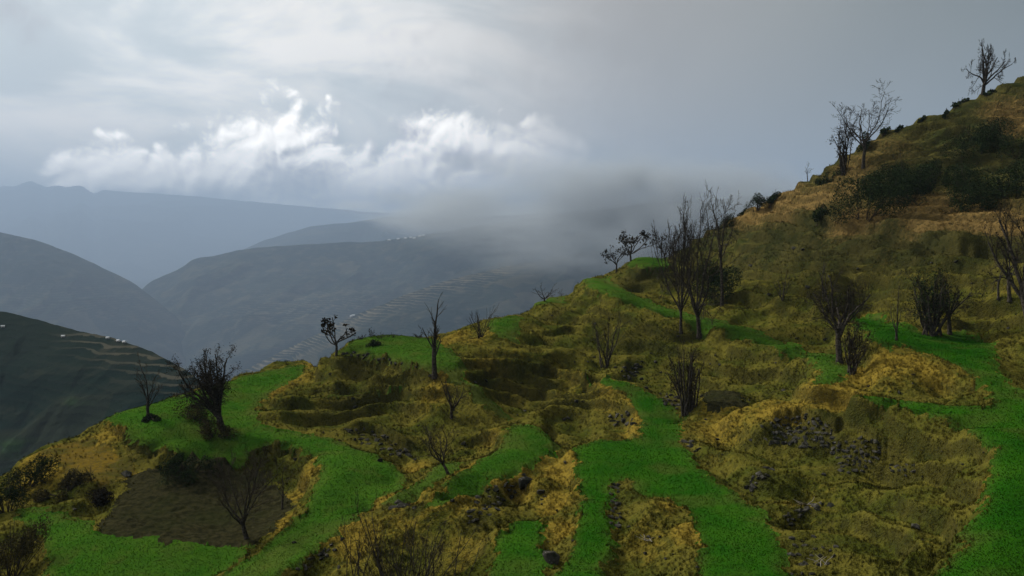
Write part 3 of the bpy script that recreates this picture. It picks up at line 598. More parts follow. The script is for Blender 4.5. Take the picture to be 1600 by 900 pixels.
# ------------------------------------------------------------------ trees
def nrm(v): return v / (np.linalg.norm(v) + 1e-9)
def side_dir(rs, d, ang):
    a = rs.normal(size=3); a = nrm(a - d * a.dot(d)); return nrm(d * math.cos(ang) + a * math.sin(ang))
def grow(rs, out, p, d, L, r, lev, S):
    n = max(3, min(9, int(L / S['seg']) + 2)); pts_ = [p]; rr = [r]; end = S['tip'] if lev else 0.55
    for k in range(n):
        d = nrm(d + rs.normal(size=3) * S['wander'] + np.array([0, 0, S['up']]))
        p = p + d * L / n; pts_.append(p); rr.append(max(S['rmin'], r * (1 - (1 - end) * (k + 1) / n)))
    out.append((np.array(pts_), np.array(rr), lev))
    if lev >= S['levels']: return
    nk = S['kids'][min(max(lev - 1, 0), len(S['kids']) - 1)]; nk = max(1, int(round(nk * rs.uniform(.75, 1.3))))
    for q in range(nk):
        t = S['t0'] + (1 - S['t0']) * (q + rs.uniform(0, 1)) / nk
        f = t * n; i = min(int(f), n - 1); pp = pts_[i] + (pts_[i + 1] - pts_[i]) * (f - i)
        dd = side_dir(rs, nrm(pts_[i + 1] - pts_[i]), math.radians(rs.uniform(*S['ang'])))
        grow(rs, out, pp, dd, L * S['ratio'] * rs.uniform(.65, 1.15) * (1.15 - 0.55 * t), max(S['rmin'], rr[i] * 0.52), lev + 1, S)
def skeleton(seed, S):
    rs = np.random.default_rng(seed); out = []
    H = 1.0; fork = S['fork']; lean = np.array([S['lean'], 0, 0])
    if S['stems'] == 1 and fork > 0:
        n = 6; pts_ = [np.zeros(3)]; rr = [S['r0'] * 1.35]; d = nrm(np.array([0, 0, 1.0]) + lean)
        for k in range(n):
            d = nrm(d + rs.normal(size=3) * S['wander'] * 0.5); pts_.append(pts_[-1] + d * fork / n); rr.append(S['r0'] * (1 - 0.3 * (k + 1) / n))
        out.append((np.array(pts_), np.array(rr), 0)); top = pts_[-1]; base_d = d; r1 = rr[-1]
    else: top = np.zeros(3); base_d = nrm(np.array([0, 0, 1.0]) + lean); r1 = S['r0']
    nl = S['limbs']; a0 = rs.uniform(0, 6.28)
    for k in range(nl):
        az = a0 + 6.283 * k / nl + rs.uniform(-.4, .4); sp_ = math.radians(S['spread']) * rs.uniform(.35, 1.15)
        if S.get('leader') and k == 0: sp_ = 0.05
        d = nrm(base_d * math.cos(sp_) + np.array([math.cos(az), math.sin(az), 0]) * math.sin(sp_))
        if S['stems'] > 1: st = np.array([rs.normal() * S['foot'], rs.normal() * S['foot'], -0.03]); rk = S['r0'] * rs.uniform(.6, 1)
        elif S.get('leader') and k: st = top * rs.uniform(.55, 1.0); rk = r1 * 0.5
        else: st = top * rs.uniform(.62, 1.0); rk = r1 * rs.uniform(.5, .8)
        ln = (1 - (fork if S['stems'] == 1 else 0)) * rs.uniform(.7, 1.05) * (1.0 if not (S.get('leader') and k) else 0.55)
        grow(rs, out, st, d, ln, rk, 1, S)
    return out
def tubes(polys_):
    V_, F_ = [], []; o = 0
    for (p, r, lev) in polys_:
        s = 7 if lev == 0 else (5 if lev == 1 else 3)
        m = len(p); d = np.gradient(p, axis=0); d /= np.linalg.norm(d, axis=1)[:, None] + 1e-9
        ref = np.array([1.0, 0, 0]) if abs(d[0][0]) < 0.8 else np.array([0, 1.0, 0])
        u = np.cross(d, ref); u /= np.linalg.norm(u, axis=1)[:, None] + 1e-9; w = np.cross(d, u)
        a = np.arange(s) * 2 * math.pi / s
        ring = p[:, None] + r[:, None, None] * (np.cos(a)[None, :, None] * u[:, None] + np.sin(a)[None, :, None] * w[:, None])
        V_.append(ring.reshape(-1, 3)); i = np.arange(m - 1)[:, None] * s; j = np.arange(s)[None]; j2 = (j + 1) % s
        F_.append(np.stack([i + j, i + j2, i + s + j2, i + s + j], -1).reshape(-1, 4) + o); o += m * s
    if not V_: return None
    return np.concatenate(V_), np.concatenate(F_)
def leaf_quads(rs, centres, spread, size):
    n = len(centres); c = centres + rs.normal(size=(n, 3)) * spread
    a = rs.normal(size=(n, 3)); a /= np.linalg.norm(a, axis=1)[:, None]; b_ = rs.normal(size=(n, 3)); b_ = np.cross(a, b_); b_ /= np.linalg.norm(b_, axis=1)[:, None]
    s = size * rs.uniform(.6, 1.4, n)[:, None]; a *= s; b_ *= s * 0.55
    v = np.stack([c - a, c + b_, c + a, c - b_], 1).reshape(-1, 3); f = np.arange(4 * n).reshape(n, 4)
    return v, f
STY = {
 'vase':    dict(fork=.26, limbs=5, spread=42, stems=1, levels=4, kids=[6, 5, 5, 3], ratio=.52, wander=.13, up=.04, t0=.22, ang=(26, 58), seg=.07, tip=.35, lean=0.0, foot=0, r0=.030),
 'slender': dict(fork=.42, limbs=7, spread=38, stems=1, levels=3, kids=[5, 5, 3], ratio=.42, wander=.07, up=.10, t0=.25, ang=(20, 45), seg=.07, tip=.3, lean=0.0, foot=0, r0=.026, leader=True),
 'pollard': dict(fork=.34, limbs=6, spread=62, stems=1, levels=2, kids=[4, 4], ratio=.45, wander=.16, up=.10, t0=.35, ang=(25, 60), seg=.07, tip=.6, lean=0.0, foot=0, r0=.036),
 'dense':   dict(fork=.20, limbs=9, spread=36, stems=1, levels=4, kids=[7, 6, 5, 3], ratio=.46, wander=.14, up=.05, t0=.12, ang=(28, 62), seg=.07, tip=.35, lean=-.15, foot=0, r0=.045),
 'round':   dict(fork=.24, limbs=8, spread=55, stems=1, levels=4, kids=[6, 5, 4, 3], ratio=.50, wander=.14, up=.03, t0=.2, ang=(28, 62), seg=.07, tip=.35, lean=0.0, foot=0, r0=.036),
 'shrub':   dict(fork=0, limbs=14, spread=44, stems=2, levels=3, kids=[7, 5, 4], ratio=.46, wander=.14, up=.02, t0=.15, ang=(25, 58), seg=.09, tip=.3, lean=0.0, foot=.05, r0=.018),
 'whip':    dict(fork=0, limbs=26, spread=40, stems=2, levels=3, kids=[5, 4, 3], ratio=.42, wander=.06, up=.03, t0=.2, ang=(12, 32), seg=.09, tip=.25, lean=0.0, foot=.14, r0=.010),
 'clump':   dict(fork=0, limbs=16, spread=26, stems=2, levels=4, kids=[5, 5, 4, 3], ratio=.44, wander=.13, up=.03, t0=.25, ang=(26, 56), seg=.07, tip=.3, lean=0.0, foot=.10, r0=.022),
 'twin':    dict(fork=0, limbs=5, spread=24, stems=2, levels=4, kids=[8, 5, 4, 3], ratio=.42, wander=.06, up=.03, t0=.30, ang=(22, 48), seg=.06, tip=.35, lean=0.0, foot=.05, r0=.026),
}
def tree(name, style, px, py, top, width, seed, label, cat='tree', leaves=0, leaf=.10, lspread=.12, lmat=None, tips_only=False, shift=0.0, group=None, zlo=0.0, over=None, sink=.12, depth=None):
    """a woody plant rooted where the sight line through (px, py) meets the ground; top / width give its size in the picture"""
    q = hit(px, py) if depth is None else at_d(px, py, depth)
    D = q[1]; H = (py - top) / FPX * D; Wd = width / FPX * D
    S = dict(STY[style]); S.update(over or {}); S['rmin'] = 0.00016 * D / H
    sk = skeleton(seed, S)
    allp = np.concatenate([p for p, r, l in sk]); zmax = np.percentile(allp[:, 2], 99.7); hw = np.percentile(allp[:, 0], 99) - np.percentile(allp[:, 0], 1)
    sz = H / zmax; sx = Wd / max(hw, 1e-3)
    cx = np.median(allp[:, 0])
    rs = np.random.default_rng(seed + 500); out = []
    for p, r, l in sk:
        p2 = p * np.array([sx, sx, sz]); t = np.clip(p2[:, 2] / H, 0, 1); p2[:, 0] += shift / FPX * D * t - cx * sx * t
        out.append((p2, r * H, l))
    root = empty(name, (q[0], q[1], q[2] - sink), label=label, category=cat)
    if group: root['group'] = group
    lim = 1 if S['stems'] == 1 else 1
    tb = tubes([o for o in out if o[2] <= lim]); tw = tubes([o for o in out if o[2] > lim])
    if tb: link('trunk' if S['stems'] == 1 else 'stems', np_mesh('trunk', *tb), m_bark, root)
    if tw: cr_o = link('crown', np_mesh('crown', *tw), m_twig, root)
    if leaves:
        lv = [o for o in out if o[2] >= S['levels'] - (0 if tips_only else 1)]
        if tips_only: pool = np.array([o[0][-1] for o in lv])
        else: pool = np.concatenate([o[0] for o in lv])
        pool = pool[pool[:, 2] > zlo * H]
        pick = pool[rs.integers(0, len(pool), leaves)]
        v, f = leaf_quads(rs, pick, lspread, leaf); link('leaves', np_mesh('leaves', v, f, False), lmat or m_dead, cr_o)
    return root
def bush(name, px, py, top, width, seed, label, mat=None, n=1500, leaf=.09, group=None, twigs=True, cat='bush'):
    """low leafy bush: many leaf faces spread through uneven lobes on a few stems"""
    q = hit(px, py); D = q[1]; H = (py - top) / FPX * D; R = width / FPX * D / 2
    rs = np.random.default_rng(seed); root = empty(name, (q[0], q[1], q[2] - .08), label=label, category=cat)
    if group: root['group'] = group
    nl = max(5, int(7 * R / max(H, .3))); lob = []
    for k in range(nl):
        a = rs.uniform(0, 6.28); rr = R * math.sqrt(rs.uniform(0, .75)); h = H * (1 - 0.55 * (rr / R) ** 2)
        lob.append((math.cos(a) * rr, math.sin(a) * rr * .8, h * rs.uniform(.35, .68), min(R, H) * rs.uniform(.30, .5)))
    lob = np.array(lob); k = rs.integers(0, nl, n); dv = rs.normal(size=(n, 3)); dv /= np.linalg.norm(dv, axis=1)[:, None]
    c = lob[k, :3] + dv * (lob[k, 3] * rs.uniform(.35, 1.12, n) ** .6)[:, None]; c[:, 2] = np.clip(c[:, 2], 0.03, H * 1.05)
    c[:, 2] += np.clip(ground(q[0] + c[:, 0], q[1] + c[:, 1]) - q[2], -.35 * H, .6 * H)
    v, f = leaf_quads(rs, c, leaf * .3, leaf); link('foliage', np_mesh('foliage', v, f, False), mat or m_ever, root)
    st = []
    for i in range(nl * 5):
        l_ = lob[i % nl]; e = l_[:3] + rs.normal(size=3) * l_[3] * .5; e[2] = abs(e[2]) * (1.0 if i % 5 else 1.5)
        b0 = np.array([l_[0] * .3, l_[1] * .3, 0]); b0[2] += ground(np.array([q[0] + b0[0]]), np.array([q[1] + b0[1]]))[0] - q[2]; e[2] += ground(np.array([q[0] + e[0]]), np.array([q[1] + e[1]]))[0] - q[2]
        mid_ = (b0 + e) / 2 + rs.normal(size=3) * .08; st.append((np.array([b0, mid_, e]), np.array([.03, .02, .0003 * D]), 2))
    link('stems', np_mesh('stems', *tubes(st)), m_twig, root)
    return root

tree('bare_tree', 'slender', 231, 652, 545, 46, 3, 'small thin bare tree alone on the left knoll', over=dict(fork=.30, limbs=6, spread=34, levels=4, kids=[5, 4, 3, 3]))
tree('thicket_tree', 'dense', 348, 672, 537, 84, 5, 'dense dark leaning tree choked with twigs on the left knoll', leaves=6500, leaf=.05, lspread=.14, lmat=m_dead, shift=-26, zlo=.12)
tree('spreading_tree', 'vase', 386, 842, 688, 112, 8, 'vase-shaped bare tree with fine upright twigs before the ploughed plot', over=dict(limbs=7, kids=[7, 6, 5, 4], up=.10, r0=.026, spread=46))
tree('sapling', 'slender', 441, 795, 722, 24, 12, 'crooked thin sapling right of the vase-shaped tree', over=dict(levels=2, kids=[3, 3], limbs=4, spread=50))
tree('pollard_tree', 'pollard', 526, 556, 491, 46, 21, 'knobbly pollarded tree on the skyline corner of the hump', leaves=260, leaf=.14, lspread=.10, tips_only=True, shift=-10, lmat=m_dead)
tree('slender_tree', 'slender', 680, 590, 455, 38, 26, 'tall slender bare tree at the edge of the hump field', over=dict(limbs=8, spread=30, fork=.45, levels=3, r0=.032))
tree('bare_tree', 'shrub', 752, 527, 473, 44, 31, 'sparse many-stemmed bare tree on the brown crest', over=dict(limbs=8, kids=[4, 3], levels=2))
tree('bare_tree', 'vase', 851, 468, 437, 40, 33, 'tiny flat-topped bare tree on the skyline scrap', over=dict(spread=66, levels=3, kids=[3, 3, 2], limbs=6, fork=.2, r0=.05))
tree('sapling', 'slender', 877, 465, 450, 9, 35, 'tiny twig-like sapling on the skyline right of the flat-topped tree', over=dict(levels=2, kids=[3, 2], limbs=4))
tree('pollard_tree', 'pollard', 986, 405, 359, 58, 41, 'knobbly tufted tree on the perched skyline field', leaves=420, leaf=.17, lspread=.16, tips_only=True, lmat=m_dead, over=dict(spread=70, limbs=8, kids=[5, 4]))
tree('pollard_tree', 'pollard', 963, 425, 385, 34, 43, 'smaller knobbly tree below the perched skyline field', leaves=260, leaf=.15, lspread=.14, tips_only=True, lmat=m_dead, over=dict(spread=60, limbs=7))
tree('tall_tree', 'vase', 1092, 528, 288, 112, 47, 'tallest many-trunked bare tree in the middle of the slope', over=dict(fork=.24, limbs=8, r0=.016, spread=52, kids=[7, 6, 4, 3], up=.03, levels=4))
tree('bare_tree', 'vase', 1064, 520, 306, 78, 48, 'bushy bare tree close against the left of the tallest tree', over=dict(fork=.18, limbs=8, r0=.013, spread=54, kids=[7, 6, 4, 3], up=.03, levels=4))
tree('bare_tree', 'vase', 1128, 478, 291, 44, 49, 'open-topped bare tree behind the right of the tallest tree', over=dict(fork=.50, kids=[6, 5, 4, 2], spread=36, r0=.014))
tree('bare_tree', 'clump', 1045, 405, 352, 46, 50, 'low bare thicket tree on the skyline left of the tallest tree', over=dict(limbs=10, kids=[4, 4, 3, 2]))
tree('thicket_tree', 'clump', 1074, 643, 525, 62, 53, 'dark twiggy tree at the right border of the forked field', over=dict(limbs=14, spread=30), leaves=700, leaf=.06, lspread=.2)
tree('bare_tree', 'shrub', 946, 575, 478, 60, 57, 'faint spindly bare tree above the rubble heap', over=dict(limbs=7, levels=3, kids=[5, 4, 3], spread=34))
tree('bare_tree', 'round', 706, 652, 578, 44, 61, 'small rounded bare tree below the slender tree', over=dict(levels=3, kids=[5, 4, 3]))
tree('leaning_tree', 'vase', 702, 740, 645, 62, 64, 'bare tree leaning left beside the narrow lane', shift=-24, over=dict(fork=.3, limbs=6, spread=50, levels=3, kids=[6, 5, 3], lean=-.35))
tree('thicket_tree', 'round', 1312, 566, 418, 84, 68, 'bare tree of twisted dark branches beside the winding strip', over=dict(limbs=9, spread=52, fork=.34), leaves=600, leaf=.06, lspread=.2)
tree('thicket_tree', 'clump', 1332, 582, 500, 50, 69, 'low dark twiggy thicket at the foot of the twisted tree', over=dict(limbs=14), leaves=600, leaf=.06, lspread=.18)
tree('sapling', 'slender', 1401, 532, 432, 26, 72, 'thin V-shaped sapling behind the golden mound', over=dict(levels=2, kids=[4, 3], limbs=4, fork=.12, spread=18))
tree('thicket_tree', 'clump', 1456, 524, 418, 92, 74, 'broad dark bushy tree at the back of the right field', over=dict(limbs=20, spread=40), leaves=2200, leaf=.07, lspread=.25, lmat=m_ever)
tree('bare_tree', 'round', 1484, 522, 425, 58, 76, 'narrow bare tree right beside the broad bushy tree', over=dict(fork=.34, limbs=7))
tree('tall_tree', 'vase', 1612, 525, 285, 96, 79, 'dark trunked tree cut by the right picture edge', shift=-30, over=dict(fork=.32, lean=-.2, limbs=5), leaves=400, leaf=.07, lspread=.2)
tree('bare_tree', 'slender', 1578, 470, 352, 36, 81, 'thin bare tree just left of the edge-cut tree', over=dict(limbs=5, levels=3))
tree('skyline_tree', 'round', 1536, 142, 58, 58, 84, 'rounded fine-twigged tree standing alone highest on the skyline', over=dict(fork=.22, limbs=9, spread=50, up=.04))
tree('skyline_tree', 'vase', 1349, 262, 128, 92, 88, 'wide bare fan-shaped tree with ivy ball on the upper skyline', over=dict(fork=.38, limbs=7, spread=44, kids=[5, 5, 4, 3], r0=.02))
tree('bare_tree', 'clump', 1318, 272, 188, 36, 90, 'dark narrow tree left below the fan-shaped tree', over=dict(limbs=9), leaves=500, leaf=.1, lspread=.25)
tree('sapling', 'slender', 1262, 284, 252, 12, 92, 'tiny bare sapling on the orange skyline shoulder', over=dict(levels=2, kids=[3, 2], limbs=4))
tree('twig_shrub', 'whip', 640, 945, 778, 215, 95, 'big fine-twigged shrub rising from the bottom edge', cat='shrub', over=dict(limbs=34), leaves=500, leaf=.05, lspread=.25, lmat=m_brush)
tree('twig_shrub', 'whip', 560, 905, 790, 60, 96, 'spindly bare stems at the left of the bottom-edge shrub', cat='shrub', over=dict(limbs=7, spread=20, kids=[3, 3, 2]))
tree('sapling', 'slender', 142, 752, 722, 16, 97, 'tiny bare sapling on the golden shelf', over=dict(levels=2, kids=[3, 2], limbs=5, spread=50))
tree('sapling', 'slender', 1560, 470, 395, 22, 98, 'small forked sapling at right below the orange ledge', over=dict(levels=2, kids=[3, 2], limbs=5, spread=40))
tree('sapling', 'shrub', 1290, 470, 405, 40, 99, 'withered stems above the twisted tree', over=dict(limbs=7, levels=2, kids=[4, 3]))
tree('sapling', 'shrub', 1222, 470, 420, 30, 100, 'withered stems on the slope left of the twisted tree', over=dict(limbs=6, levels=2, kids=[4, 3]))

# ivy ball in the fan tree
# leafy bushes
bush('bush', 585, 540, 530, 22, 1, 'single round dark bush in the hump field', n=700, leaf=.07)
bush('bush', 238, 657, 647, 34, 2, 'low dark bush at the foot of the thin knoll tree', n=700, leaf=.08)
bush('bush', 300, 655, 625, 60, 3, 'dry brush beside the dense leaning tree', mat=m_brush, n=2200, leaf=.055)
bush('bush', 338, 680, 655, 60, 4, 'tangled brush round the foot of the dense leaning tree', mat=m_brush, n=2000, leaf=.055)
bush('bush', 295, 738, 704, 96, 5, 'dark bush under the bank behind the ploughed plot', n=3800, leaf=.055)
bush('bush', 40, 762, 712, 80, 6, 'tall dark bush at the left edge of the golden shelf', n=3800, leaf=.055)
bush('bush', 100, 770, 746, 96, 7, 'middle dark bush of the row below the golden shelf', mat=m_brush, n=3400, leaf=.055)
bush('bush', 150, 788, 760, 60, 8, 'right-hand dark bush of the row below the golden shelf', mat=m_dead, n=2600, leaf=.055)
bush('bush', 12, 905, 800, 110, 9, 'large brown brushy bush in the bottom left corner', mat=m_brush, n=5500, leaf=.05)
bush('bush', 10, 800, 745, 60, 10, 'dark bush at the left picture edge', n=2400, leaf=.055)
UP = [(1352,232,200,36,'ivy-dark ball bush under the fan-shaped tree'), (1350,345,255,110,'rounded dark shrub below the fan-shaped tree'), (1280,340,316,34,'small round shrub on the orange ledge'), (1425,318,254,130,'dark shrub left in the upper hedge row'),
      (1505,312,256,140,'dark shrub second in the upper hedge row'), (1585,310,254,130,'dark shrub at the right end of the upper hedge row'), (1530,238,192,110,'dark shrub high under the lone skyline tree'), (1592,242,196,70,'dark shrub at the right edge high on the hill'),
      (1295,285,270,50,'low shrub on the orange shoulder'), (1390,300,262,100,'dark shrub joining the rounded shrub to the hedge row'), (1465,290,250,110,'dark shrub behind the upper hedge row'), (1182,330,294,36,'leafy shrub on the skyline right of the tallest tree'), (1214,312,298,30,'small shrub on the orange skyline'), (1120,362,335,46,'dark low shrub behind the tallest tree crown'), (1100,470,392,92,'dark mid-slope shrub behind the trunks of the tallest tree')]
for k, (px, py, tp, w, lb) in enumerate(UP): bush('shrub', px, py, tp, w, 40 + k, lb, n=6500 if w > 70 else 1400, leaf=.085, group='leafy shrubs on the upper slope', cat='shrub')
for k, (px, tp, w) in enumerate([(565, 516, 14), (580, 508, 12), (596, 515, 20), (612, 518, 14), (655, 515, 16), (683, 518, 14)]):
    tree('weed', 'shrub', px, 527, tp + 2, w, 130 + k, 'dry weed stalks on the hump field skyline, %s of six clumps' % ('leftmost', 'second from left', 'third from left', 'third from right', 'second from right', 'rightmost')[k], cat='weed', group='dry weeds on the hump skyline', over=dict(limbs=6, levels=2, kids=[3, 2]), leaves=60, leaf=.06, lspread=.05)
for k, (px, py, w, h) in enumerate([(1385, 197, 22, 5), (1405, 194, 12, 6), (1477, 178, 10, 6), (1500, 160, 24, 5), (1547, 136, 16, 4), (1160, 332, 14, 5), (1440, 186, 10, 4)]):
    bush('shrub', px, py + 3, py - h, w, 160 + k, 'small scrub tuft on the upper skyline %s' % ('just right of the fan-shaped tree', 'second right of the fan-shaped tree', 'halfway up to the lone rounded tree', 'left below the lone rounded tree', 'right beside the lone rounded tree', 'just right of the tallest tree crown', 'between the fan-shaped and the lone rounded tree')[k], n=260, leaf=.13, group='scrub tufts on the upper skyline', cat='shrub')

# ------------------------------------------------------------------ stones
def stone_mesh(seed):
    rs = np.random.default_rng(seed); bm = bmesh.new()
    for k in range(15):
        v = nrm(rs.normal(size=3)); v = np.sign(v) * np.abs(v) ** .75 * rs.uniform(.85, 1.05)
        bm.verts.new(v * np.array([.5, .42, .34]))
    bmesh.ops.convex_hull(bm, input=bm.verts)
    for v in [v for v in bm.verts if not v.link_faces]: bm.verts.remove(v)
    bmesh.ops.recalc_face_normals(bm, faces=bm.faces)
    me = bpy.data.meshes.new('stone'); bm.to_mesh(me); bm.free(); me.materials.append(m_stone); return me
STONES = [stone_mesh(900 + k) for k in range(9)]
def in_poly(px, py, poly): return bool(inside(np.array(poly, float), np.array([px]), np.array([py]))[0])
def stone_wall(name, label, poly, gap, seed, size=1.1, proud=-.12, flat=1.0):
    rs = np.random.default_rng(seed); xs = [p[0] for p in poly]; ys = [p[1] for p in poly]; got = []
    y = min(ys); row = 0
    while y <= max(ys):
        x = min(xs) + (row % 2) * gap * .5
        while x <= max(xs):
            jx, jy = x + rs.normal() * gap * .18, y + rs.normal() * gap * .15
            if in_poly(jx, jy, poly):
                q = hit(jx, jy)
                if q is not None: got.append(q)
            x += gap * rs.uniform(.8, 1.25)
        y += gap * .78; row += 1
    if not got: return
    c = np.mean(got, 0); root = empty(name, c, label=label, category='stone wall' if 'wall' in name else 'rocks')
    for q in got:
        s = gap / FPX * q[1] * size * rs.uniform(.75, 1.35)
        o = link('stone', STONES[rs.integers(0, 9)], None, root)
        back = -q / np.linalg.norm(q); pq = q - c + back * proud * s
        o.location = pq; o.rotation_euler = (rs.normal() * .3, rs.normal() * .3, rs.uniform(0, 6.28)); o.scale = (s * rs.uniform(.9, 1.3), s * rs.uniform(.8, 1.1), s * rs.uniform(.7, 1.05) * flat)
stone_wall('dry_stone_wall', 'crumbling dark dry stone wall in the big bank on the right', [(1195,684),(1212,652),(1250,648),(1292,654),(1302,668),(1312,690),(1345,683),(1376,690),(1380,716),(1352,737),(1330,742),(1314,737),(1308,716),(1290,706),(1260,702),(1230,698),(1200,692)], 9.5, 1)
stone_wall('dry_stone_wall', 'short broken stone wall right of the crumbling wall', [(1388,728),(1430,722),(1436,736),(1392,744)], 9, 2)
stone_wall('dry_stone_wall', 'dark retaining wall at the back of the curved green field', [(537,668),(560,664),(590,672),(620,690),(650,705),(648,722),(620,716),(585,701),(550,690)], 10, 3, flat=.8)
stone_wall('dry_stone_wall', 'narrow stone wall between the arms of the forked field', [(952,750),(966,750),(974,790),(966,832),(953,822)], 9.5, 4)
stone_wall('rubble_heap', 'rubble heap at the head of the forked field', [(962,573),(1002,568),(1004,594),(970,590)], 9, 5, size=1.05, proud=.1)
stone_wall('rubble_heap', 'pale rubble by the dark twiggy tree beside the forked field', [(1030,614),(1072,624),(1066,642),(1034,632)], 8.5, 6, size=1.0, proud=.05)
stone_wall('dry_stone_wall', 'slanting line of fallen wall stones right of the forked field', [(1162,764),(1180,742),(1206,726),(1214,732),(1194,752),(1172,770)], 9, 7, size=1.2)
stone_wall('dry_stone_wall', 'ruined wall stones low on the right bank', [(1222,812),(1240,796),(1272,782),(1300,786),(1296,796),(1262,800),(1236,822)], 10, 8, size=1.2)
stone_wall('rubble_heap', 'stones tumbled at the bottom of the right bank', [(1228,840),(1262,830),(1310,850),(1300,900),(1236,900)], 17, 9, size=.6, proud=0)
stone_wall('rock_outcrop', 'tilted grey rock slabs below the leaf-shaped field', [(745,775),(770,756),(812,750),(806,770),(780,800),(752,812),(728,828),(722,816)], 12, 10, size=1.15, flat=.75)
stone_wall('rock_outcrop', 'dark rocks on the bank left of the forked field head', [(948,652),(982,642),(996,652),(992,664),(955,668)], 10, 11, size=1.2)
stone_wall('rubble_heap', 'stones along the slope edge at the bottom left of centre', [(458,892),(474,876),(540,836),(548,842),(500,876),(470,898)], 10, 12, size=1.0)
stone_wall('rock_outcrop', 'dark rock lip below the narrow lane', [(610,786),(650,784),(654,796),(612,798)], 11, 13, size=1.2)
stone_wall('dry_stone_wall', 'low stone edging along the crest of the hump field', [(530,549),(552,551),(590,557),(632,567),(630,572),(588,563),(550,557),(531,556)], 8, 14, size=1.0)
stone_wall('dry_stone_wall', 'mossy stone face on the rounded knoll bank', [(1065,690),(1078,684),(1096,704),(1086,708)], 9, 15, size=1.2)
def boulder(px, py, size, seed, label, group=None, name='boulder'):
    q = hit(px, py); rs = np.random.default_rng(seed); s = size / FPX * q[1]
    o = link(name, STONES[seed % 9], None, None, label=label, category='stone' if name != 'boulder' else 'boulder')
    if group: o['group'] = group
    o.location = (q[0], q[1], q[2] + s * .12); o.rotation_euler = (rs.normal() * .2, rs.normal() * .2, rs.uniform(0, 6.28)); o.scale = (s * 1.2, s, s)
boulder(861, 874, 34, 2, 'single dark boulder with pale top at the bottom between green fields')
boulder(594, 721, 11, 3, 'pale flat stone lying in the curved green field')
boulder(197, 743, 16, 5, 'pale flat stone on the bank above the ploughed plot')
boulder(117, 796, 7, 6, 'small white stone below the row of dark bushes')
boulder(530, 888, 9, 7, 'pale stone on the slope by the bottom-edge shrub')
boulder(460, 848, 9, 4, 'white stone in the green field below the ploughed plot')
boulder(820, 758, 26, 11, 'large dark rock at the top of the tilted slabs')
boulder(1430, 826, 18, 12, 'dark squarish stone in the right bank')
boulder(845, 770, 16, 13, 'small dark rock right of the tilted slabs')
rs_ = np.random.default_rng(77)
SC = [(1080,1540,560,900,30,'big right bank around the crumbling wall'),(880,1080,740,900,8,'mound between the arms of the forked field'),(700,900,690,800,10,'rough bank below the leaf-shaped field'),(1000,1300,520,640,20,'bank below the winding strip'),(1130,1600,380,520,16,'open upper slope'),(430,780,560,720,14,'bank of the hump'),(800,1000,470,680,12,'knoll above the forked field')]
for (x0, x1, y0, y1, n, wh) in SC:
    k = 0
    while k < n:
        px, py = rs_.uniform(x0, x1), rs_.uniform(y0, y1); q = hit(px, py)
        if q is None: break
        fi, fj = gidx(q[0], q[1])
        if FID[int(fi), int(fj)] >= 0: k += .2; continue
        boulder(px, py, rs_.uniform(3.5, 8.5), int(rs_.integers(0, 9999)), 'small grey stone loose on the ' + wh, 'loose stones on the ' + wh, 'loose_stone'); k += 1

# ------------------------------------------------------------------ far houses, river
m_wall, N, b = new_mat('whitewash'); b.inputs[0].default_value = (0.78, 0.76, 0.72, 1)
m_roof, N, b = new_mat('tin_roof', 0.5); b.inputs[0].default_value = (0.62, 0.64, 0.66, 1)
m_door, N, b = new_mat('dark_opening'); b.inputs[0].default_value = (0.05, 0.045, 0.04, 1)
def far_pt(label, px, py):
    A, D, z = FAR[label]; PX = np.tan(A) * FPX + 800; e = np.array([ray(px, py)[2] / ray(px, py)[1]])
    k = np.argmin((PX - px) ** 2 * .5 + ((z / D - e[0]) * FPX) ** 2); i, j = np.unravel_index(k, D.shape)
    return np.array([math.tan(A[i, j]) * D[i, j], D[i, j], z[i, j]])
def house(px, py, size, where, label, seed, group):
    q = far_pt(where, px, py); rs = np.random.default_rng(seed); w = size / FPX * q[1]; d, h = w * .7, w * .45
    root = empty('house', (q[0], q[1] - d * .5, q[2] - .2 * h), label=label, category='house', group=group); root.rotation_euler[2] = rs.uniform(-.5, .5)
    def box(name, x0, x1, y0, y1, z0, z1, m, par):
        v = [(x, y, z) for x in (x0, x1) for y in (y0, y1) for z in (z0, z1)]
        f = [(0, 1, 3, 2), (4, 6, 7, 5), (0, 4, 5, 1), (2, 3, 7, 6), (0, 2, 6, 4), (1, 5, 7, 3)]
        return link(name, np_mesh(name, v, f, False), m, par)
    wl = box('wall', -w / 2, w / 2, -d / 2, d / 2, 0, h, m_wall, root)
    v = [(-w * .56, -d * .6, h * .96), (w * .56, -d * .6, h * .96), (w * .56, d * .6, h * .96), (-w * .56, d * .6, h * .96), (-w * .56, 0, h * 1.5), (w * .56, 0, h * 1.5)]
    me = bpy.data.meshes.new('roof'); me.from_pydata(v, [], [(0, 1, 5, 4), (2, 3, 4, 5), (0, 4, 3), (1, 2, 5), (0, 3, 2, 1)]); link('roof', me, m_roof, root)
    box('door', -w * .08, w * .08, -d / 2 - .05 * d, -d / 2, 0, h * .62, m_door, root)
    for s in (-1, 1): box('window', s * w * .3 - w * .07, s * w * .3 + w * .07, -d / 2 - .03 * d, -d / 2, h * .4, h * .75, m_door, root)
L1 = 'nearest dark terraced ridge at the left edge below the valley'; R1 = 'broad terraced mountain across the valley under the cloud'; R3 = 'dark spur with pale terrace fields along its crest'
for k, (px, py, lb) in enumerate([(95, 526, 'lone white farmhouse on the dark left ridge slope'), (166, 528, 'white farmhouse left in the row on the ridge crest'), (181, 533, 'white farmhouse middle in the row on the ridge crest'), (191, 535, 'white farmhouse right in the row on the ridge crest'), (3, 510, 'white farmhouse at the left picture edge')]):
    house(px, py, 5.0, L1, lb, k, 'farmhouses on the near left ridge')
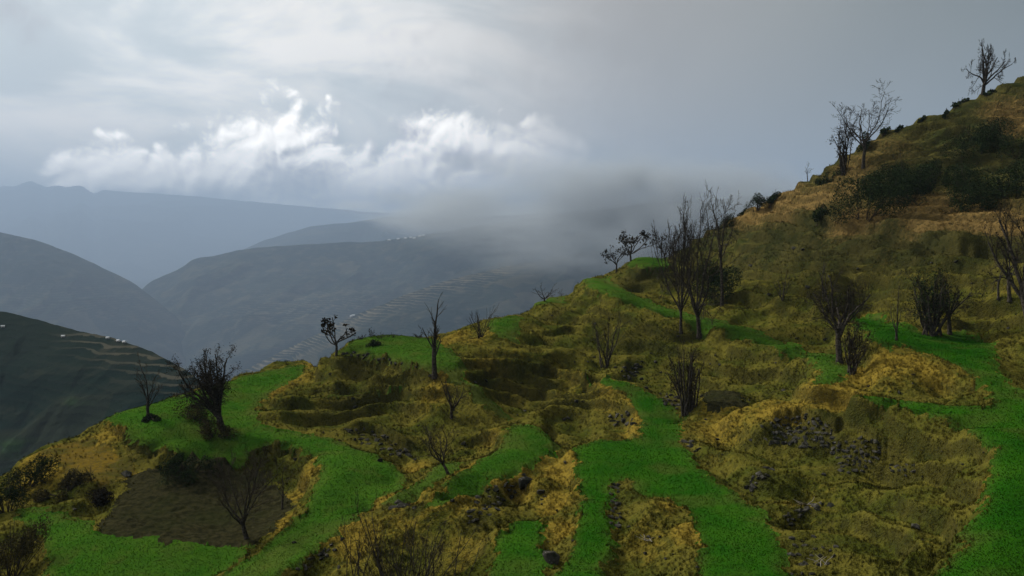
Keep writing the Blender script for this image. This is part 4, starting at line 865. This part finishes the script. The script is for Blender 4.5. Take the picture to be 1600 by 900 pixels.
for k, (px, py) in enumerate([(610, 376), (622, 374), (634, 373), (642, 372), (648, 373), (656, 370), (662, 369)]):
    house(px, py, 4.0, R1, 'tiny white house, %s in the hamlet on the far mountain crest' % ('leftmost', 'second from left', 'third from left', 'middle one', 'third from right', 'second from right', 'rightmost')[k], 20 + k, 'hamlet houses on the far crest')
for k, (px, py, lb) in enumerate([(537, 479, 'white house alone on the pale terraced spur'), (523, 469, 'small white house above the lone spur house')]): house(px, py, 4.5, R3, lb, 40 + k, 'houses on the terraced spur')
L2 = 'grey blue ridge sloping down from the left edge into the valley'
m_water, N, b = new_mat('river_water', 0.12); b.inputs[0].default_value = (0.35, 0.38, 0.42, 1); b.inputs['Specular IOR Level'].default_value = 0.6
rv = np.array([far_pt(L2 if True else R1, px, py) for px, py in [(145, 497), (148, 501), (155, 503), (164, 504), (172, 505), (177, 507)]])
v = []; 
for i, q in enumerate(rv): wv = 5 + 3 * math.sin(i * 1.7); v += [(q[0], q[1] - wv * 2.0, q[2] + 3), (q[0] + 3, q[1] + wv * 2.0, q[2] + 9)]
link('river', np_mesh('river', v, [[2 * i, 2 * i + 2, 2 * i + 3, 2 * i + 1] for i in range(len(rv) - 1)]), m_water, kind='structure', label='pale river bend glinting deep in the valley')

# pale fallen branches
m_dry_wood, N, b = new_mat('bleached_wood'); b.inputs[0].default_value = (0.30, 0.27, 0.22, 1)
for (px, py, ln, seed, lb) in [(1015, 848, 26, 1, 'bleached fallen branches on the mound between the field arms'), (1290, 885, 34, 2, 'bleached fallen branches at the bottom of the right bank'), (1262, 790, 30, 3, 'bleached dead root above the ruined wall stones'), (1070, 385, 1, 4, '')]:
    if not lb: continue
    q = hit(px, py); rs = np.random.default_rng(seed); L = ln / FPX * q[1]; root = empty('fallen_branch', q, label=lb, category='branch')
    for k in range(5):
        a = rs.uniform(0, 3.1); e = np.array([math.cos(a), math.sin(a) * .6, rs.uniform(.05, .5)]) * L * rs.uniform(.5, 1); o = np.array([rs.normal() * .15, rs.normal() * .1, .05])
        link('branch', np_mesh('branch', *tubes([(np.array([o, o + e * .5 + rs.normal(size=3) * .06, o + e]), np.array([.018, .014, .007]), 1)])), m_dry_wood, root)

# ------------------------------------------------------------------ grass
def blade_tuft(name, seed, n, h, lean, w, mat):
    rs = np.random.default_rng(seed); V_, F_ = [], []
    for k in range(n):
        a = rs.uniform(0, 6.283); r = abs(rs.normal()) * .12; b0 = np.array([math.cos(a) * r, math.sin(a) * r, -.04]); a2 = a + rs.normal() * .6
        out = np.array([math.cos(a2), math.sin(a2), 0]); sd = np.array([-out[1], out[0], 0]); hh = h * rs.uniform(.6, 1.15); ll = lean * rs.uniform(.3, 1.2); ww = w * rs.uniform(.7, 1.3)
        m_ = b0 + np.array([0, 0, hh * .62]) + out * ll * .3; t_ = b0 + np.array([0, 0, hh * (1 - .35 * ll)]) + out * ll
        o = len(V_); V_ += [b0 - sd * ww, b0 + sd * ww, m_ + sd * ww * .8, m_ - sd * ww * .8, t_]
        F_ += [(o, o + 1, o + 2), (o, o + 2, o + 3), (o + 3, o + 2, o + 4)]
    me = np_mesh(name, V_, F_, True); me.materials.append(mat)
    nv = np.array(V_); nn = np.stack([nv[:, 0] * .5, nv[:, 1] * .5, np.full(len(nv), .5)], 1); nn /= np.linalg.norm(nn, axis=1)[:, None]
    me.normals_split_custom_set_from_vertices([tuple(n_) for n_ in nn])      # blades shade like the sward they stand in
    ob = bpy.data.objects.new(name, me); return ob
m_dry, N, b = new_mat('dry_grass_blades', 0.8)
gold = attr(N, 'gold', 'INSTANCER'); tone = attr(N, 'tone', 'INSTANCER')
rust = attr(N, 'rust', 'INSTANCER')
c = N.mix(N.ss(tone, 0.2, 0.75), N.mix(rust, OLIVE, OLIVE2), N.mix(rust, TANC, TANC2)); c = N.mix(N.ss(gold, 0.3, 0.85), c, N.mix(rust, GOLD, RUST)); c = N.mix(N.ss(tone, 0.28, 0.0, 0, .4), c, DARK)
N.t.links.new(c, b.inputs[0])
m_blade, N, b = new_mat('wheat_blades', 0.8); tone = attr(N, 'tone', 'INSTANCER'); gold = attr(N, 'gold', 'INSTANCER')
c = N.mix(attr(N, 'rust', 'INSTANCER'), N.mix(tone, (0.025, 0.092, 0.005), (0.048, 0.120, 0.009)), N.mix(tone, (0.012, 0.062, 0.003), (0.024, 0.090, 0.005))); c = N.mix(gold, c, (0.090, 0.108, 0.016)); N.t.links.new(c, b.inputs[0])
def scatter(name, label, P_, scale, gold, tone, tufts, seed, rust=None):
    rs = np.random.default_rng(seed); n = len(P_)
    me = bpy.data.meshes.new(name); me.vertices.add(n); me.vertices.foreach_set('co', np.asarray(P_, np.float32).ravel())
    set_attr(me, 'sc', scale); set_attr(me, 'rot', rs.uniform(0, 6.283, n)); set_attr(me, 'gold', gold); set_attr(me, 'tone', tone); set_attr(me, 'rust', np.zeros(n) if rust is None else rust)
    o = link(name, me, None, kind='stuff', label=label)
    col = bpy.data.collections.new(name + '_kinds')
    for t_ in tufts: col.objects.link(t_)
    ng = bpy.data.node_groups.new(name, 'GeometryNodeTree'); ng.interface.new_socket('Geometry', in_out='INPUT', socket_type='NodeSocketGeometry'); ng.interface.new_socket('Geometry', in_out='OUTPUT', socket_type='NodeSocketGeometry')
    gi = ng.nodes.new('NodeGroupInput'); go = ng.nodes.new('NodeGroupOutput'); ip = ng.nodes.new('GeometryNodeInstanceOnPoints'); ci = ng.nodes.new('GeometryNodeCollectionInfo')
    ci.inputs['Collection'].default_value = col; ci.inputs['Separate Children'].default_value = True; ci.inputs['Reset Children'].default_value = True
    def na(nm):
        a = ng.nodes.new('GeometryNodeInputNamedAttribute'); a.data_type = 'FLOAT'; a.inputs[0].default_value = nm; return a.outputs[0]
    cx = ng.nodes.new('ShaderNodeCombineXYZ'); ng.links.new(na('rot'), cx.inputs[2])
    m2p = ng.nodes.new('GeometryNodeMeshToPoints')
    ng.links.new(gi.outputs[0], m2p.inputs['Mesh']); ng.links.new(m2p.outputs[0], ip.inputs['Points']); ng.links.new(ci.outputs[0], ip.inputs['Instance']); ip.inputs['Pick Instance'].default_value = True
    ng.links.new(cx.outputs[0], ip.inputs['Rotation']); ng.links.new(na('sc'), ip.inputs['Scale']); ng.links.new(ip.outputs[0], go.inputs[0])
    md = o.modifiers.new('scatter', 'NODES'); md.node_group = ng
    return o
rs = np.random.default_rng(5)
def sample(n, want, rlo=15.5, rhi=118.0):
    j0, j1 = np.searchsorted(rad, [rlo, rhi])
    dz = np.abs(np.gradient(Z, axis=1)) / np.gradient(rad)[None]
    w = (want * (0.25 + np.clip(dz, 0, 1.6)) * (np.gradient(lr)[None]))[:, j0:j1]
    w = (w / w.sum()).ravel(); k = rs.choice(w.size, n, p=w); i, j = np.unravel_index(k, (NT_, j1 - j0)); j = j + j0
    fi = np.clip(i + rs.uniform(-.5, .5, n), 0, NT_ - 1); fj = np.clip(j + rs.uniform(-.5, .5, n), 0, NR_ - 1)
    t = np.interp(fi, np.arange(NT_), theta); l = np.exp(np.interp(fj, np.arange(NR_), lr))
    x, y = np.sin(t) * l, np.cos(t) * l
    return x, y, ground(x, y), i, j
x, y, z, i, j = sample(150000, ((isfield < .5) + 0.5 * np.isin(FID, [k for k, p in enumerate(polys) if p[0] == 'golden_shelf']) + 0.22 * (edge_in > .12)) * (0.25 + fbm(GX * .5, GY * .5, 2) ** 2 * 2.0))
dist = np.hypot(x, y)
scatter('dry_grass', 'dry tussock grass covering the banks between the fields', np.stack([x, y, z], 1), (0.12 + 0.0022 * dist) * rs.uniform(.55, 1.4, len(x)), gold_v[i, j], np.clip(fbm(x * .35, y * .35, 3) * 1.6 - .3 + rs.normal(size=len(x)) * .10, 0, 1),
        [blade_tuft('grass_tuft', 50 + k, 16, .62, .42, .018, m_dry) for k in range(4)], 1, rust_v[i, j])
x, y, z, i, j = sample(120000, np.isin(FID, [k for k, p in enumerate(polys) if p[0] == 'green_field']).astype(float) + 0.5 * (lip > .25), 15.5, 90)
dist = np.hypot(x, y)
scatter('wheat_shoots', 'short green wheat shoots covering the terraced fields', np.stack([x, y, z], 1), (0.04 + 0.0012 * dist) * rs.uniform(.6, 1.3, len(x)), worn_v[i, j] * .8, np.clip(fbm(x * .5, y * .5, 3) * 1.4 - .2 + rs.normal(size=len(x)) * .12, 0, 1),
        [blade_tuft('wheat_tuft', 70 + k, 14, .55, .30, .020, m_blade) for k in range(3)], 2, lush_v[i, j])
